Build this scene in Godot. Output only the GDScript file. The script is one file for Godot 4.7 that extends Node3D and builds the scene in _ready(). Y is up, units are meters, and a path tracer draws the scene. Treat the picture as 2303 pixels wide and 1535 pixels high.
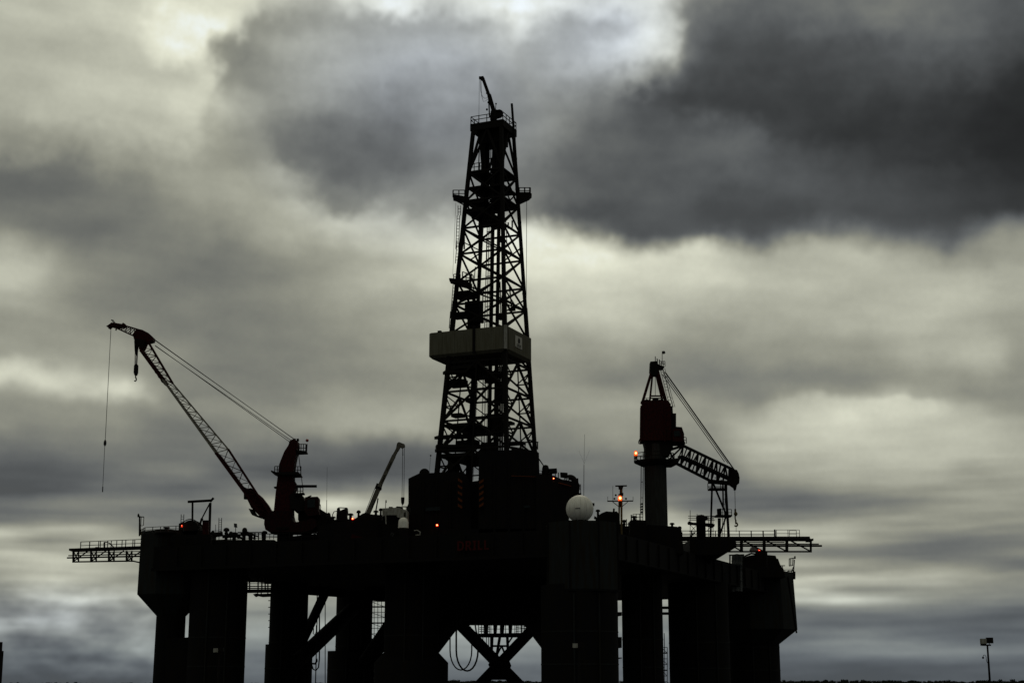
extends Node3D

# ------------------------------------------------------------------ survey of the place
const FOCAL := 3400.0            # lens: focal length over a frame 2303 wide
const EYE := 5.0                 # eye height above the water, metres
const PITCH := 0.2229            # camera looks up by 12.8 degrees
const YAW := 0.4102              # the rig lies turned by 23.5 degrees
var ux := Vector3(-cos(YAW), 0, -sin(YAW))     # along the rig's long front, to the left
var vx := Vector3(sin(YAW), 0, -cos(YAW))      # along the rig's flank, away and to the right
var M := {}
var unit_box: BoxMesh
var unit_rod: CylinderMesh
var taken := {}

# a sight line surveyed in the photograph, followed to the distance d from the quay
func P(px: float, py: float, d: float) -> Vector3:
	var a := (px - 1151.5) / FOCAL
	var b := (767.5 - py) / FOCAL
	var dir := Vector3(a, b * cos(PITCH) + sin(PITCH), -(cos(PITCH) - b * sin(PITCH)))
	return Vector3(0, EYE, 0) + dir * (d / -dir.z)

func rig(a: float, b: float, y: float) -> Vector3:
	return Vector3(8.9, y, -190.0) + ux * a + vx * b

# ------------------------------------------------------------------ naming
func numbered(called: String) -> String:
	if not taken.has(called):
		taken[called] = 0
		return called
	taken[called] += 1
	return "%s_%03d" % [called, taken[called]]

func tag(o: Node, label: String, category: String, group := "") -> void:
	o.set_meta("label", label)
	o.set_meta("category", category)
	if group:
		o.set_meta("group", group)

func thing(called: String, label: String, category: String, at: Vector3, group := "") -> Node3D:
	var o := Node3D.new()
	o.name = numbered(called)
	o.position = at
	add_child(o)
	tag(o, label, category, group)
	return o

func org(n: Node3D) -> Vector3:
	var o := Vector3.ZERO
	while n != self:
		o += n.position
		n = n.get_parent()
	return o

func put(parent: Node3D, called: String, mesh: Mesh, mat: Material, t := Transform3D.IDENTITY) -> MeshInstance3D:
	var o := MeshInstance3D.new()
	if parent == self:
		o.name = numbered(called)
	else:
		var same := 0
		for c in parent.get_children():
			if c.get_meta("stem", "") == called:
				same += 1
		o.name = called if same == 0 else "%s_%03d" % [called, same]
		o.set_meta("stem", called)
	o.mesh = mesh
	o.material_override = mat
	o.transform = t
	parent.add_child(o, true)
	return o

# ------------------------------------------------------------------ shapes
func frame_to(a: Vector3, b: Vector3, w: float, h: float) -> Transform3D:
	var y := b - a
	var n := y.normalized()
	var side := Vector3.UP.cross(n) if absf(n.y) < 0.98 else ux.cross(n)
	side = side.normalized()
	var other := side.cross(n).normalized()
	return Transform3D(Basis(side * w, y, other * h), (a + b) * 0.5)

func bar(parent: Node3D, called: String, mat: Material, a: Vector3, b: Vector3, w: float, h := -1.0) -> MeshInstance3D:
	var o := org(parent) if parent != self else Vector3.ZERO
	return put(parent, called, unit_box, mat, frame_to(a - o, b - o, w, h if h > 0 else w))

func rod(parent: Node3D, called: String, mat: Material, a: Vector3, b: Vector3, dia: float) -> MeshInstance3D:
	var o := org(parent)
	return put(parent, called, unit_rod, mat, frame_to(a - o, b - o, dia, dia))

func tri(st: SurfaceTool, a: Vector3, b: Vector3, c: Vector3) -> void:
	st.add_vertex(a)
	st.add_vertex(b)
	st.add_vertex(c)

func quad(st: SurfaceTool, a: Vector3, b: Vector3, c: Vector3, d: Vector3) -> void:
	tri(st, a, b, c)
	tri(st, a, c, d)

func begin(smooth := false) -> SurfaceTool:
	var st := SurfaceTool.new()
	st.begin(Mesh.PRIMITIVE_TRIANGLES)
	st.set_smooth_group(0 if smooth else -1)
	return st

func done(st: SurfaceTool) -> ArrayMesh:
	st.generate_normals()
	return st.commit()

# a solid between two rings of the same number of points (bottom ring, top ring)
func hull_between(rings: Array, smooth := false) -> ArrayMesh:
	var st := begin(smooth)
	for r in rings.size() - 1:
		var lo: Array = rings[r]
		var hi: Array = rings[r + 1]
		var n := lo.size()
		for i in n:
			var j := (i + 1) % n
			quad(st, lo[i], hi[i], hi[j], lo[j])
	st.set_smooth_group(-1)
	for e in [[rings[0], true], [rings[rings.size() - 1], false]]:
		var ring: Array = e[0]
		var mid := Vector3.ZERO
		for p in ring:
			mid += p
		mid /= ring.size()
		for i in ring.size():
			var j := (i + 1) % ring.size()
			if e[1]:
				tri(st, mid, ring[i], ring[j])
			else:
				tri(st, mid, ring[j], ring[i])
	return done(st)

func ring(c: Vector3, y: float, r: float, n := 16, turn := 0.0) -> Array:
	var out := []
	for i in n:
		var a := turn - TAU * i / n
		out.append(Vector3(c.x + r * cos(a), y, c.z + r * sin(a)))
	return out

# upright turned solid: levels are [height, radius]
func lathe(parent: Node3D, called: String, mat: Material, c: Vector3, levels: Array, n := 16, turn := 0.0) -> MeshInstance3D:
	var o := org(parent)
	var rings := []
	for l in levels:
		rings.append(ring(c - o, l[0] - o.y, l[1], n, turn))
	return put(parent, called, hull_between(rings, n > 10), mat)

# a box with chamfered upright edges, centre of base, size, turned with the rig or not
func block(parent: Node3D, called: String, mat: Material, base: Vector3, size: Vector3, turned := true, shave := 0.0) -> MeshInstance3D:
	var o := org(parent) if parent != self else Vector3.ZERO
	var a := ux if turned else Vector3.LEFT
	var b := vx if turned else Vector3.FORWARD
	var hx := size.x * 0.5
	var hz := size.z * 0.5
	var s := shave if shave > 0.0 else minf(0.03, minf(hx, hz) * 0.2)
	var corners := [Vector2(hx - s, hz), Vector2(hx, hz - s), Vector2(hx, -hz + s), Vector2(hx - s, -hz), Vector2(-hx + s, -hz), Vector2(-hx, -hz + s), Vector2(-hx, hz - s), Vector2(-hx + s, hz)]
	var rings := []
	for e in [[0.0, 0.0], [size.y, 0.0]]:
		var r := []
		for k in corners:
			r.append(base - o + a * k.x + b * k.y + Vector3(0, e[0], 0))
		rings.append(r)
	return put(parent, called, hull_between(rings), mat)

# a plate of steel cut to an outline, standing at distance d, with its own thickness
func plate(parent: Node3D, called: String, mat: Material, outline: Array, d: float, thick: float) -> MeshInstance3D:
	var o := org(parent)
	var flat := PackedVector2Array()
	var w := []
	for k in range(0, outline.size(), 2):
		var p := P(outline[k], outline[k + 1], d)
		flat.append(Vector2(p.x, p.y))
		w.append(p - o)
	var idx := Geometry2D.triangulate_polygon(flat)
	var st := begin()
	var h := Vector3(0, 0, thick * 0.5)
	for k in range(0, idx.size(), 3):
		tri(st, w[idx[k]] + h, w[idx[k + 2]] + h, w[idx[k + 1]] + h)
		tri(st, w[idx[k]] - h, w[idx[k + 1]] - h, w[idx[k + 2]] - h)
	for k in w.size():
		var q = w[(k + 1) % w.size()]
		quad(st, w[k] + h, q + h, q - h, w[k] - h)
	return put(parent, called, done(st), mat)

# a bent pipe, hose or rope through points
func hose(parent: Node3D, called: String, mat: Material, pts: Array, dia: float, n := 6) -> MeshInstance3D:
	var o := org(parent)
	var rings := []
	for i in pts.size():
		var along: Vector3 = (pts[mini(i + 1, pts.size() - 1)] - pts[maxi(i - 1, 0)]).normalized()
		var side := along.cross(Vector3(0.13, 0.21, 1)).normalized()
		var other := along.cross(side).normalized()
		var r := []
		for k in n:
			var a := TAU * k / n
			r.append(pts[i] - o + (side * cos(a) + other * sin(a)) * dia * 0.5)
		rings.append(r)
	return put(parent, called, hull_between(rings, true), mat)

func sag(a: Vector3, b: Vector3, drop: float, n := 14) -> Array:
	var out := []
	for i in n + 1:
		var t := float(i) / n
		out.append(a.lerp(b, t) - Vector3(0, drop * 4.0 * t * (1.0 - t), 0))
	return out

func ball(parent: Node3D, called: String, mat: Material, c: Vector3, r: float, squash := 1.0, n := 20) -> MeshInstance3D:
	var o := org(parent)
	var levels := []
	for i in 13:
		var a := -PI / 2 + PI * clampf(i, 0.12, 11.88) / 12.0
		levels.append(ring(c - o, c.y - o.y + r * squash * sin(a), maxf(r * cos(a), 0.01), n))
	return put(parent, called, hull_between(levels, true), mat)

# uprights and two rails along a line of points
func rails(parent: Node3D, mat: Material, pts: Array, h := 1.1, step := 1.5, w := 0.09, closed := false) -> void:
	var all := pts.duplicate()
	if closed:
		all.append(pts[0])
	for i in all.size() - 1:
		var a: Vector3 = all[i]
		var b: Vector3 = all[i + 1]
		var n := maxi(1, roundi(a.distance_to(b) / step))
		for k in n + (1 if i == all.size() - 2 and not closed else 0):
			var p := a.lerp(b, float(k) / n)
			bar(parent, "rail_post", mat, p, p + Vector3(0, h, 0), w)
		for t in [0.52, 1.0]:
			bar(parent, "hand_rail", mat, a + Vector3(0, h * t, 0), b + Vector3(0, h * t, 0), w * 0.9)

func ladder(parent: Node3D, mat: Material, a: Vector3, b: Vector3, side: Vector3, w := 0.45, step := 0.6, t := 0.08) -> void:
	for s in [-0.5, 0.5]:
		bar(parent, "ladder_rail", mat, a + side * w * s, b + side * w * s, t)
	var n := int(a.distance_to(b) / step)
	for k in range(1, n):
		var p := a.lerp(b, float(k) / n)
		bar(parent, "rung", mat, p - side * w * 0.5, p + side * w * 0.5, t * 0.7)

# two chords and a zigzag between them
func lattice(parent: Node3D, mat: Material, a0: Vector3, a1: Vector3, b0: Vector3, b1: Vector3, n: int, chord: float, web: float, chords := true, posts := false) -> void:
	if chords:
		bar(parent, "chord", mat, a0, a1, chord)
		bar(parent, "chord", mat, b0, b1, chord)
	for i in n:
		var s := float(i) / n
		var e := float(i + 1) / n
		if i % 2 == 0:
			bar(parent, "lattice_bar", mat, a0.lerp(a1, s), b0.lerp(b1, e), web)
		else:
			bar(parent, "lattice_bar", mat, b0.lerp(b1, s), a0.lerp(a1, e), web)
		if posts:
			bar(parent, "lattice_post", mat, a0.lerp(a1, s), b0.lerp(b1, s), web)

# ------------------------------------------------------------------ materials
func lin(r: float, g: float, b: float) -> Color:
	return Color(r, g, b).linear_to_srgb()

func paint(key: String, c: Color, c2: Color, rough := 0.85, scale := Vector3(0.35, 0.35, 0.35), freq := 0.02, seed := 1, spec := 0.22) -> void:
	var m := StandardMaterial3D.new()
	var n := FastNoiseLite.new()
	n.seed = seed
	n.noise_type = FastNoiseLite.TYPE_SIMPLEX_SMOOTH
	n.frequency = freq
	n.fractal_octaves = 5
	var t := NoiseTexture2D.new()
	t.width = 256
	t.height = 256
	t.seamless = true
	t.noise = n
	var g := Gradient.new()
	g.set_color(0, c)
	g.set_color(1, c2)
	g.set_offset(0, 0.35)
	g.set_offset(1, 0.75)
	t.color_ramp = g
	m.albedo_texture = t
	m.uv1_triplanar = true
	m.uv1_world_triplanar = true
	m.uv1_scale = scale
	m.roughness = rough
	m.metallic_specular = spec
	M[key] = m

func plain(key: String, c: Color, rough := 0.8, spec := 0.25) -> StandardMaterial3D:
	var m := StandardMaterial3D.new()
	m.albedo_color = c
	m.roughness = rough
	m.metallic_specular = spec
	M[key] = m
	return m

func make_materials() -> void:
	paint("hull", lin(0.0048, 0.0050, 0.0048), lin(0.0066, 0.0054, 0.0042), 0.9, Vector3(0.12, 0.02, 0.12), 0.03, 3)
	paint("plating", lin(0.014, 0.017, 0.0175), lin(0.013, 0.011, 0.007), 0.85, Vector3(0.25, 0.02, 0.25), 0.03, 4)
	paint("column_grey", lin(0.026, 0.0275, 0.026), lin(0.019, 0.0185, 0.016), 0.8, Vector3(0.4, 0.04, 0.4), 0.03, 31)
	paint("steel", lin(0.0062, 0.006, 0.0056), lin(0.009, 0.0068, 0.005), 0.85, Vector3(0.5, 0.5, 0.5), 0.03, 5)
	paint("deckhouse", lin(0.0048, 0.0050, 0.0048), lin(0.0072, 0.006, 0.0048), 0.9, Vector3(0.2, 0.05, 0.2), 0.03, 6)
	paint("red", lin(0.029, 0.0026, 0.0027), lin(0.014, 0.0024, 0.0024), 0.8, Vector3(0.4, 0.2, 0.4), 0.03, 7)
	paint("red_black", lin(0.016, 0.0026, 0.0026), lin(0.008, 0.003, 0.003), 0.85, Vector3(0.3, 0.2, 0.3), 0.03, 27)
	paint("boom_grey", lin(0.12, 0.115, 0.095), lin(0.07, 0.065, 0.05), 0.8, Vector3(0.6, 0.6, 0.6), 0.03, 8)
	paint("boom_pale", lin(0.20, 0.19, 0.155), lin(0.13, 0.12, 0.095), 0.8, Vector3(0.6, 0.6, 0.6), 0.03, 41)
	paint("wind_wall", lin(0.112, 0.11, 0.082), lin(0.082, 0.076, 0.05), 0.85, Vector3(0.35, 0.03, 0.35), 0.03, 9)
	paint("white", lin(0.78, 0.77, 0.70), lin(0.66, 0.64, 0.56), 0.6, Vector3(0.4, 0.1, 0.4), 0.03, 10, 0.4)
	paint("cabin_white", lin(0.30, 0.30, 0.27), lin(0.20, 0.195, 0.16), 0.75, Vector3(0.4, 0.1, 0.4), 0.03, 11)
	paint("canvas", lin(0.17, 0.175, 0.17), lin(0.08, 0.083, 0.08), 0.95, Vector3(0.5, 0.35, 0.5), 0.05, 12)
	paint("orange", lin(0.12, 0.034, 0.008), lin(0.06, 0.019, 0.006), 0.85, Vector3(0.6, 0.6, 0.6), 0.03, 13)
	paint("water", lin(0.012, 0.018, 0.022), lin(0.016, 0.022, 0.026), 0.25, Vector3(0.05, 0.05, 0.05), 0.03, 14, 0.5)
	paint("concrete", lin(0.055, 0.053, 0.048), lin(0.035, 0.034, 0.032), 0.95, Vector3(0.15, 0.15, 0.15), 0.03, 15)
	paint("land", lin(0.018, 0.022, 0.012), lin(0.010, 0.012, 0.007), 1.0, Vector3(0.02, 0.02, 0.02), 0.03, 16, 0.1)
	paint("leaf", lin(0.020, 0.026, 0.014), lin(0.012, 0.017, 0.008), 1.0, Vector3(0.1, 0.1, 0.1), 0.03, 17, 0.1)
	paint("yellow_steel", lin(0.11, 0.085, 0.03), lin(0.06, 0.045, 0.02), 0.8, Vector3(0.6, 0.6, 0.6), 0.03, 18)
	paint("galvanised", lin(0.036, 0.037, 0.038), lin(0.022, 0.022, 0.022), 0.6, Vector3(0.6, 0.6, 0.6), 0.03, 19, 0.35)
	paint("teal", lin(0.014, 0.021, 0.023), lin(0.009, 0.014, 0.016), 0.8, Vector3(0.4, 0.4, 0.4), 0.03, 20)
	plain("rope", lin(0.012, 0.012, 0.012), 0.8)
	plain("rubber", lin(0.008, 0.008, 0.008), 0.7)
	plain("lettering", lin(0.05, 0.004, 0.004), 0.9)
	plain("pale_lettering", lin(0.060, 0.026, 0.008), 0.85)
	plain("dark_print", lin(0.02, 0.02, 0.02), 0.8)
	plain("sign_white", lin(0.42, 0.41, 0.36), 0.7)
	plain("beacon_red", lin(0.22, 0.02, 0.015), 0.5)
	var a := plain("amber", lin(0.6, 0.25, 0.06), 0.4)
	a.emission_enabled = true
	a.emission = Color(1.0, 0.33, 0.08)
	a.emission_energy_multiplier = 0.9
	var h := plain("hot", lin(0.8, 0.7, 0.5), 0.4)
	h.emission_enabled = true
	h.emission = Color(1.0, 0.78, 0.5)
	h.emission_energy_multiplier = 2.4
	var r := plain("red_glow", lin(0.5, 0.05, 0.03), 0.4)
	r.emission_enabled = true
	r.emission = Color(1.0, 0.10, 0.05)
	r.emission_energy_multiplier = 1.2

# ------------------------------------------------------------------ sky: storm clouds lit from behind
var cloud_grid := PackedFloat32Array()
const GW := 262
const GH := 168
const AZ0 := -26.0
const EL0 := -2.0
const CELL := 0.2
var puff := FastNoiseLite.new()
var wisp := FastNoiseLite.new()
var strata := FastNoiseLite.new()
var lump := FastNoiseLite.new()
var grain := RandomNumberGenerator.new()
var far_cloud := FastNoiseLite.new()

func angles(px: float, py: float) -> Vector2:
	var d := P(px, py, 1.0) - Vector3(0, EYE, 0)
	return Vector2(rad_to_deg(atan2(d.x, -d.z)), rad_to_deg(atan2(d.y, Vector2(d.x, d.z).length())))

# smooth curve through points without overshoot
func curve(xs: PackedFloat32Array, ys: PackedFloat32Array, x: float) -> float:
	var n := xs.size()
	if x <= xs[0]:
		return ys[0]
	if x >= xs[n - 1]:
		return ys[n - 1]
	var k := 0
	while xs[k + 1] < x:
		k += 1
	var h := xs[k + 1] - xs[k]
	var d := (ys[k + 1] - ys[k]) / h
	var m0 := 0.0
	var m1 := 0.0
	if k > 0:
		var dp := (ys[k] - ys[k - 1]) / (xs[k] - xs[k - 1])
		if dp * d > 0.0:
			m0 = 2.0 * dp * d / (dp + d)
	if k < n - 2:
		var dn := (ys[k + 2] - ys[k + 1]) / (xs[k + 2] - xs[k + 1])
		if dn * d > 0.0:
			m1 = 2.0 * dn * d / (dn + d)
	var t := (x - xs[k]) / h
	var t2 := t * t
	var t3 := t2 * t
	return ys[k] * (2 * t3 - 3 * t2 + 1) + m0 * h * (t3 - 2 * t2 + t) + ys[k + 1] * (3 * t2 - 2 * t3) + m1 * h * (t3 - t2)

var strip_py := PackedFloat32Array()
var strips := []

# one layer of the cloud deck at a height: bearing, brightness, bearing, brightness ...
func layer(py: float, v: Array) -> void:
	var xs := PackedFloat32Array()
	var ys := PackedFloat32Array()
	for k in range(0, v.size(), 2):
		xs.append(angles(v[k], py).x)
		ys.append(v[k + 1])
	strip_py.append(py)
	strips.append([xs, ys])

func cloud_layers() -> void:
	layer(1545, [0, 72, 300, 84, 1150, 100, 1900, 84, 2303, 92])
	layer(1500, [0, 90, 200, 98, 320, 104, 600, 112, 1150, 116, 1900, 84, 2100, 92, 2303, 98])
	layer(1455, [0, 120, 120, 112, 220, 120, 320, 142, 600, 132, 1050, 150, 1200, 132, 1780, 118, 2000, 128, 2160, 122, 2303, 108])
	layer(1425, [0, 128, 60, 122, 150, 138, 230, 122, 330, 146, 600, 152, 1050, 160, 1780, 112, 1950, 122, 2150, 110, 2303, 102])
	layer(1400, [0, 166, 90, 172, 180, 160, 260, 128, 340, 132, 580, 160, 1050, 160, 1780, 112, 1900, 104, 2100, 108, 2303, 104])
	layer(1375, [0, 128, 60, 150, 150, 172, 230, 140, 340, 150, 580, 140, 1150, 150, 1780, 118, 1900, 122, 2050, 112, 2303, 100])
	layer(1345, [0, 142, 80, 162, 170, 182, 260, 176, 320, 170, 580, 150, 1150, 150, 1780, 194, 1860, 200, 1950, 172, 2050, 146, 2303, 126])
	layer(1325, [0, 136, 100, 166, 200, 176, 290, 170, 580, 160, 1150, 150, 1780, 186, 1840, 160, 1950, 138, 2100, 142, 2303, 128])
	layer(1300, [0, 156, 90, 178, 150, 188, 230, 174, 310, 150, 580, 168, 1150, 150, 1780, 174, 1860, 186, 1960, 174, 2100, 166, 2303, 150])
	layer(1270, [0, 170, 120, 182, 200, 168, 300, 152, 700, 150, 1150, 140, 1780, 156, 1900, 150, 2100, 136, 2200, 124, 2303, 116])
	layer(1240, [0, 182, 80, 176, 150, 166, 300, 150, 700, 140, 1780, 138, 1900, 122, 2080, 106, 2220, 114, 2303, 124])
	layer(1218, [0, 150, 70, 134, 150, 138, 250, 156, 320, 150, 700, 140, 1780, 160, 1880, 156, 2000, 136, 2150, 118, 2303, 120])
	layer(1195, [0, 192, 70, 182, 150, 180, 240, 168, 330, 136, 460, 124, 700, 120, 1500, 178, 1620, 184, 1760, 170, 1880, 164, 2000, 140, 2303, 132])
	layer(1165, [0, 112, 150, 116, 300, 122, 450, 118, 700, 150, 850, 146, 1330, 118, 1500, 166, 1600, 140, 1720, 136, 1900, 146, 2100, 148, 2303, 140])
	layer(1130, [0, 106, 200, 126, 350, 120, 480, 116, 600, 152, 740, 205, 800, 178, 900, 150, 1330, 116, 1500, 130, 1600, 106, 1750, 106, 1880, 118, 2000, 122, 2120, 142, 2303, 148])
	layer(1100, [0, 80, 150, 94, 260, 112, 400, 100, 560, 116, 700, 120, 900, 132, 1330, 106, 1520, 112, 1640, 110, 1760, 124, 1900, 144, 2060, 150, 2110, 150, 2180, 157, 2250, 152, 2303, 152])
	layer(1060, [0, 86, 120, 92, 260, 112, 400, 118, 520, 98, 700, 92, 900, 88, 1250, 112, 1400, 112, 1600, 118, 1720, 150, 1900, 168, 2080, 172, 2190, 152, 2303, 160])
	layer(1010, [0, 106, 140, 116, 240, 122, 400, 112, 560, 116, 740, 108, 900, 98, 1250, 120, 1400, 128, 1560, 132, 1720, 176, 1880, 186, 2050, 188, 2200, 178, 2303, 168])
	layer(960, [0, 134, 140, 134, 260, 136, 420, 116, 600, 140, 740, 152, 900, 162, 1240, 136, 1380, 146, 1560, 146, 1700, 180, 1860, 196, 2050, 192, 2200, 182, 2303, 160])
	layer(915, [0, 142, 120, 144, 210, 152, 300, 150, 400, 136, 600, 138, 800, 152, 950, 158, 1240, 150, 1400, 152, 1560, 146, 1660, 146, 1780, 178, 1920, 205, 2080, 200, 2180, 172, 2303, 146])
	layer(900, [0, 146, 120, 150, 220, 166, 300, 176, 380, 134, 600, 132, 800, 146, 950, 150, 1240, 149, 1400, 149, 1600, 140, 1700, 136, 1790, 154, 1880, 190, 2000, 200, 2080, 192, 2150, 166, 2220, 148, 2303, 146])
	layer(885, [0, 156, 120, 168, 200, 188, 270, 208, 330, 158, 430, 124, 600, 128, 800, 142, 950, 144, 1240, 148, 1400, 146, 1560, 138, 1680, 130, 1780, 138, 1900, 152, 2000, 166, 2100, 158, 2200, 142, 2303, 144])
	layer(850, [0, 206, 90, 202, 170, 186, 280, 160, 400, 132, 560, 124, 700, 128, 850, 140, 950, 144, 1240, 148, 1360, 134, 1500, 128, 1600, 124, 1750, 130, 1900, 134, 2050, 150, 2200, 150, 2303, 140])
	layer(790, [0, 152, 150, 156, 300, 146, 430, 132, 600, 124, 760, 134, 950, 156, 1240, 150, 1400, 150, 1560, 142, 1700, 146, 1900, 150, 2100, 168, 2220, 174, 2303, 150])
	layer(730, [0, 150, 150, 142, 300, 130, 450, 122, 620, 124, 780, 146, 950, 162, 1240, 174, 1400, 178, 1560, 160, 1720, 158, 1900, 164, 2080, 176, 2200, 168, 2303, 158])
	layer(670, [0, 168, 80, 158, 180, 138, 330, 122, 500, 124, 650, 138, 800, 162, 950, 172, 1250, 196, 1400, 198, 1560, 186, 1720, 172, 1900, 176, 2100, 180, 2303, 166])
	layer(620, [0, 186, 70, 176, 130, 152, 260, 128, 420, 116, 560, 124, 700, 146, 850, 178, 1000, 198, 1230, 214, 1340, 208, 1480, 200, 1600, 202, 1750, 178, 1900, 178, 2100, 174, 2303, 164])
	layer(580, [0, 176, 70, 166, 160, 140, 300, 126, 480, 118, 620, 136, 760, 160, 900, 186, 1010, 206, 1210, 228, 1340, 222, 1450, 204, 1560, 206, 1680, 176, 1800, 172, 1920, 178, 2060, 160, 2200, 148, 2303, 156])
	layer(552, [0, 160, 80, 142, 180, 122, 320, 122, 500, 124, 650, 150, 800, 180, 900, 196, 1010, 208, 1205, 226, 1300, 214, 1380, 178, 1440, 132, 1520, 150, 1580, 182, 1650, 140, 1740, 128, 1800, 150, 1900, 168, 2000, 142, 2120, 116, 2220, 142, 2303, 146])
	layer(515, [0, 134, 80, 120, 200, 110, 350, 122, 500, 140, 620, 158, 740, 186, 840, 186, 920, 192, 1010, 192, 1180, 220, 1260, 170, 1340, 110, 1450, 86, 1560, 92, 1700, 84, 1820, 98, 1920, 122, 2020, 90, 2120, 84, 2220, 104, 2303, 118])
	layer(470, [0, 114, 100, 112, 240, 118, 400, 138, 560, 158, 680, 178, 760, 132, 860, 152, 950, 150, 1030, 152, 1180, 138, 1240, 104, 1360, 84, 1500, 86, 1640, 76, 1760, 78, 1900, 82, 2050, 72, 2303, 62])
	layer(430, [0, 106, 120, 107, 260, 122, 420, 148, 560, 160, 660, 160, 720, 126, 820, 124, 920, 134, 1020, 134, 1180, 122, 1280, 100, 1400, 88, 1520, 90, 1660, 78, 1800, 82, 1950, 76, 2100, 68, 2303, 56])
	layer(390, [0, 106, 120, 110, 260, 136, 420, 154, 540, 152, 620, 160, 680, 134, 760, 108, 860, 114, 960, 132, 1040, 134, 1180, 114, 1300, 96, 1440, 88, 1560, 90, 1660, 88, 1800, 82, 1950, 70, 2120, 62, 2303, 48])
	layer(340, [0, 134, 140, 136, 280, 158, 420, 172, 500, 150, 580, 142, 660, 112, 780, 104, 880, 108, 980, 126, 1060, 130, 1200, 124, 1340, 98, 1480, 88, 1580, 93, 1660, 96, 1760, 82, 1900, 66, 2100, 54, 2303, 42])
	layer(290, [0, 152, 150, 160, 300, 178, 430, 190, 480, 168, 560, 146, 640, 124, 760, 114, 880, 116, 1000, 132, 1100, 130, 1220, 136, 1330, 110, 1460, 86, 1580, 88, 1660, 92, 1740, 70, 1900, 56, 2100, 52, 2303, 42])
	layer(230, [0, 172, 160, 182, 320, 192, 440, 204, 500, 180, 560, 160, 620, 146, 740, 142, 860, 136, 1000, 146, 1120, 138, 1230, 142, 1320, 128, 1420, 92, 1540, 70, 1700, 62, 1900, 62, 2100, 58, 2303, 44])
	layer(165, [0, 178, 160, 184, 320, 192, 420, 196, 480, 204, 520, 150, 580, 144, 680, 160, 820, 162, 960, 164, 1100, 158, 1200, 160, 1300, 158, 1380, 166, 1430, 170, 1500, 130, 1570, 80, 1700, 68, 1850, 68, 2000, 76, 2150, 74, 2303, 52])
	layer(110, [0, 176, 160, 180, 300, 194, 380, 224, 450, 226, 490, 150, 540, 138, 620, 160, 760, 168, 900, 174, 1040, 174, 1150, 176, 1230, 172, 1310, 180, 1370, 204, 1430, 216, 1500, 206, 1550, 110, 1640, 78, 1800, 76, 1950, 82, 2120, 92, 2303, 70])
	layer(60, [0, 178, 160, 186, 280, 200, 360, 232, 460, 236, 530, 206, 570, 148, 680, 156, 800, 168, 900, 172, 1000, 166, 1080, 176, 1150, 212, 1220, 196, 1300, 176, 1390, 190, 1460, 220, 1510, 196, 1560, 106, 1680, 86, 1850, 94, 2000, 104, 2150, 100, 2303, 82])
	layer(15, [0, 184, 150, 190, 280, 198, 380, 222, 480, 224, 570, 204, 620, 172, 720, 168, 800, 206, 900, 232, 1000, 196, 1080, 214, 1150, 248, 1230, 226, 1330, 208, 1440, 224, 1510, 200, 1560, 124, 1680, 96, 1850, 106, 2000, 114, 2150, 106, 2303, 88])
	layer(-60, [0, 180, 300, 196, 480, 214, 700, 222, 1000, 232, 1150, 236, 1330, 214, 1510, 170, 1680, 112, 2000, 108, 2303, 92])

func cloud_cells() -> void:
	# the layers are listed from the horizon upwards; each bends a little with the bearing
	cloud_grid.resize(GW * GH)
	for i in GW:
		var az := AZ0 + CELL * i
		var col := PackedFloat32Array()
		var els := PackedFloat32Array()
		for k in strips.size():
			var b := (767.5 - strip_py[k]) / FOCAL
			var px := 1151.5 + FOCAL * tan(deg_to_rad(az)) * (cos(PITCH) - b * sin(PITCH))
			els.append(angles(px, strip_py[k]).y)
			col.append(curve(strips[k][0], strips[k][1], az))
		for j in GH:
			cloud_grid[j * GW + i] = curve(els, col, EL0 + CELL * j)
	# crisper cloud edges
	var soft := blurred(blurred(cloud_grid, 4), 4)
	for k in GW * GH:
		cloud_grid[k] += lerpf(0.15, 0.28, smoothstep(40.0, 90.0, k / GW)) * clampf(cloud_grid[k] - soft[k], -40.0, 34.0)

func blurred(src: PackedFloat32Array, r: int) -> PackedFloat32Array:
	var mid := PackedFloat32Array()
	var out := PackedFloat32Array()
	mid.resize(GW * GH)
	out.resize(GW * GH)
	for j in GH:
		for i in GW:
			var sum := 0.0
			for k in range(-r, r + 1):
				sum += src[j * GW + clampi(i + k, 0, GW - 1)]
			mid[j * GW + i] = sum / (2 * r + 1)
	for j in GH:
		for i in GW:
			var sum := 0.0
			for k in range(-r, r + 1):
				sum += mid[clampi(j + k, 0, GH - 1) * GW + i]
			out[j * GW + i] = sum / (2 * r + 1)
	return out

func cell(az: float, el: float) -> float:
	var x := clampf((az - AZ0) / CELL, 0.0, GW - 1.01)
	var y := clampf((el - EL0) / CELL, 0.0, GH - 1.01)
	var i := int(x)
	var j := int(y)
	var fx := x - i
	var fy := y - j
	var k := j * GW + i
	return lerpf(lerpf(cloud_grid[k], cloud_grid[k + 1], fx), lerpf(cloud_grid[k + GW], cloud_grid[k + GW + 1], fx), fy)

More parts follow.
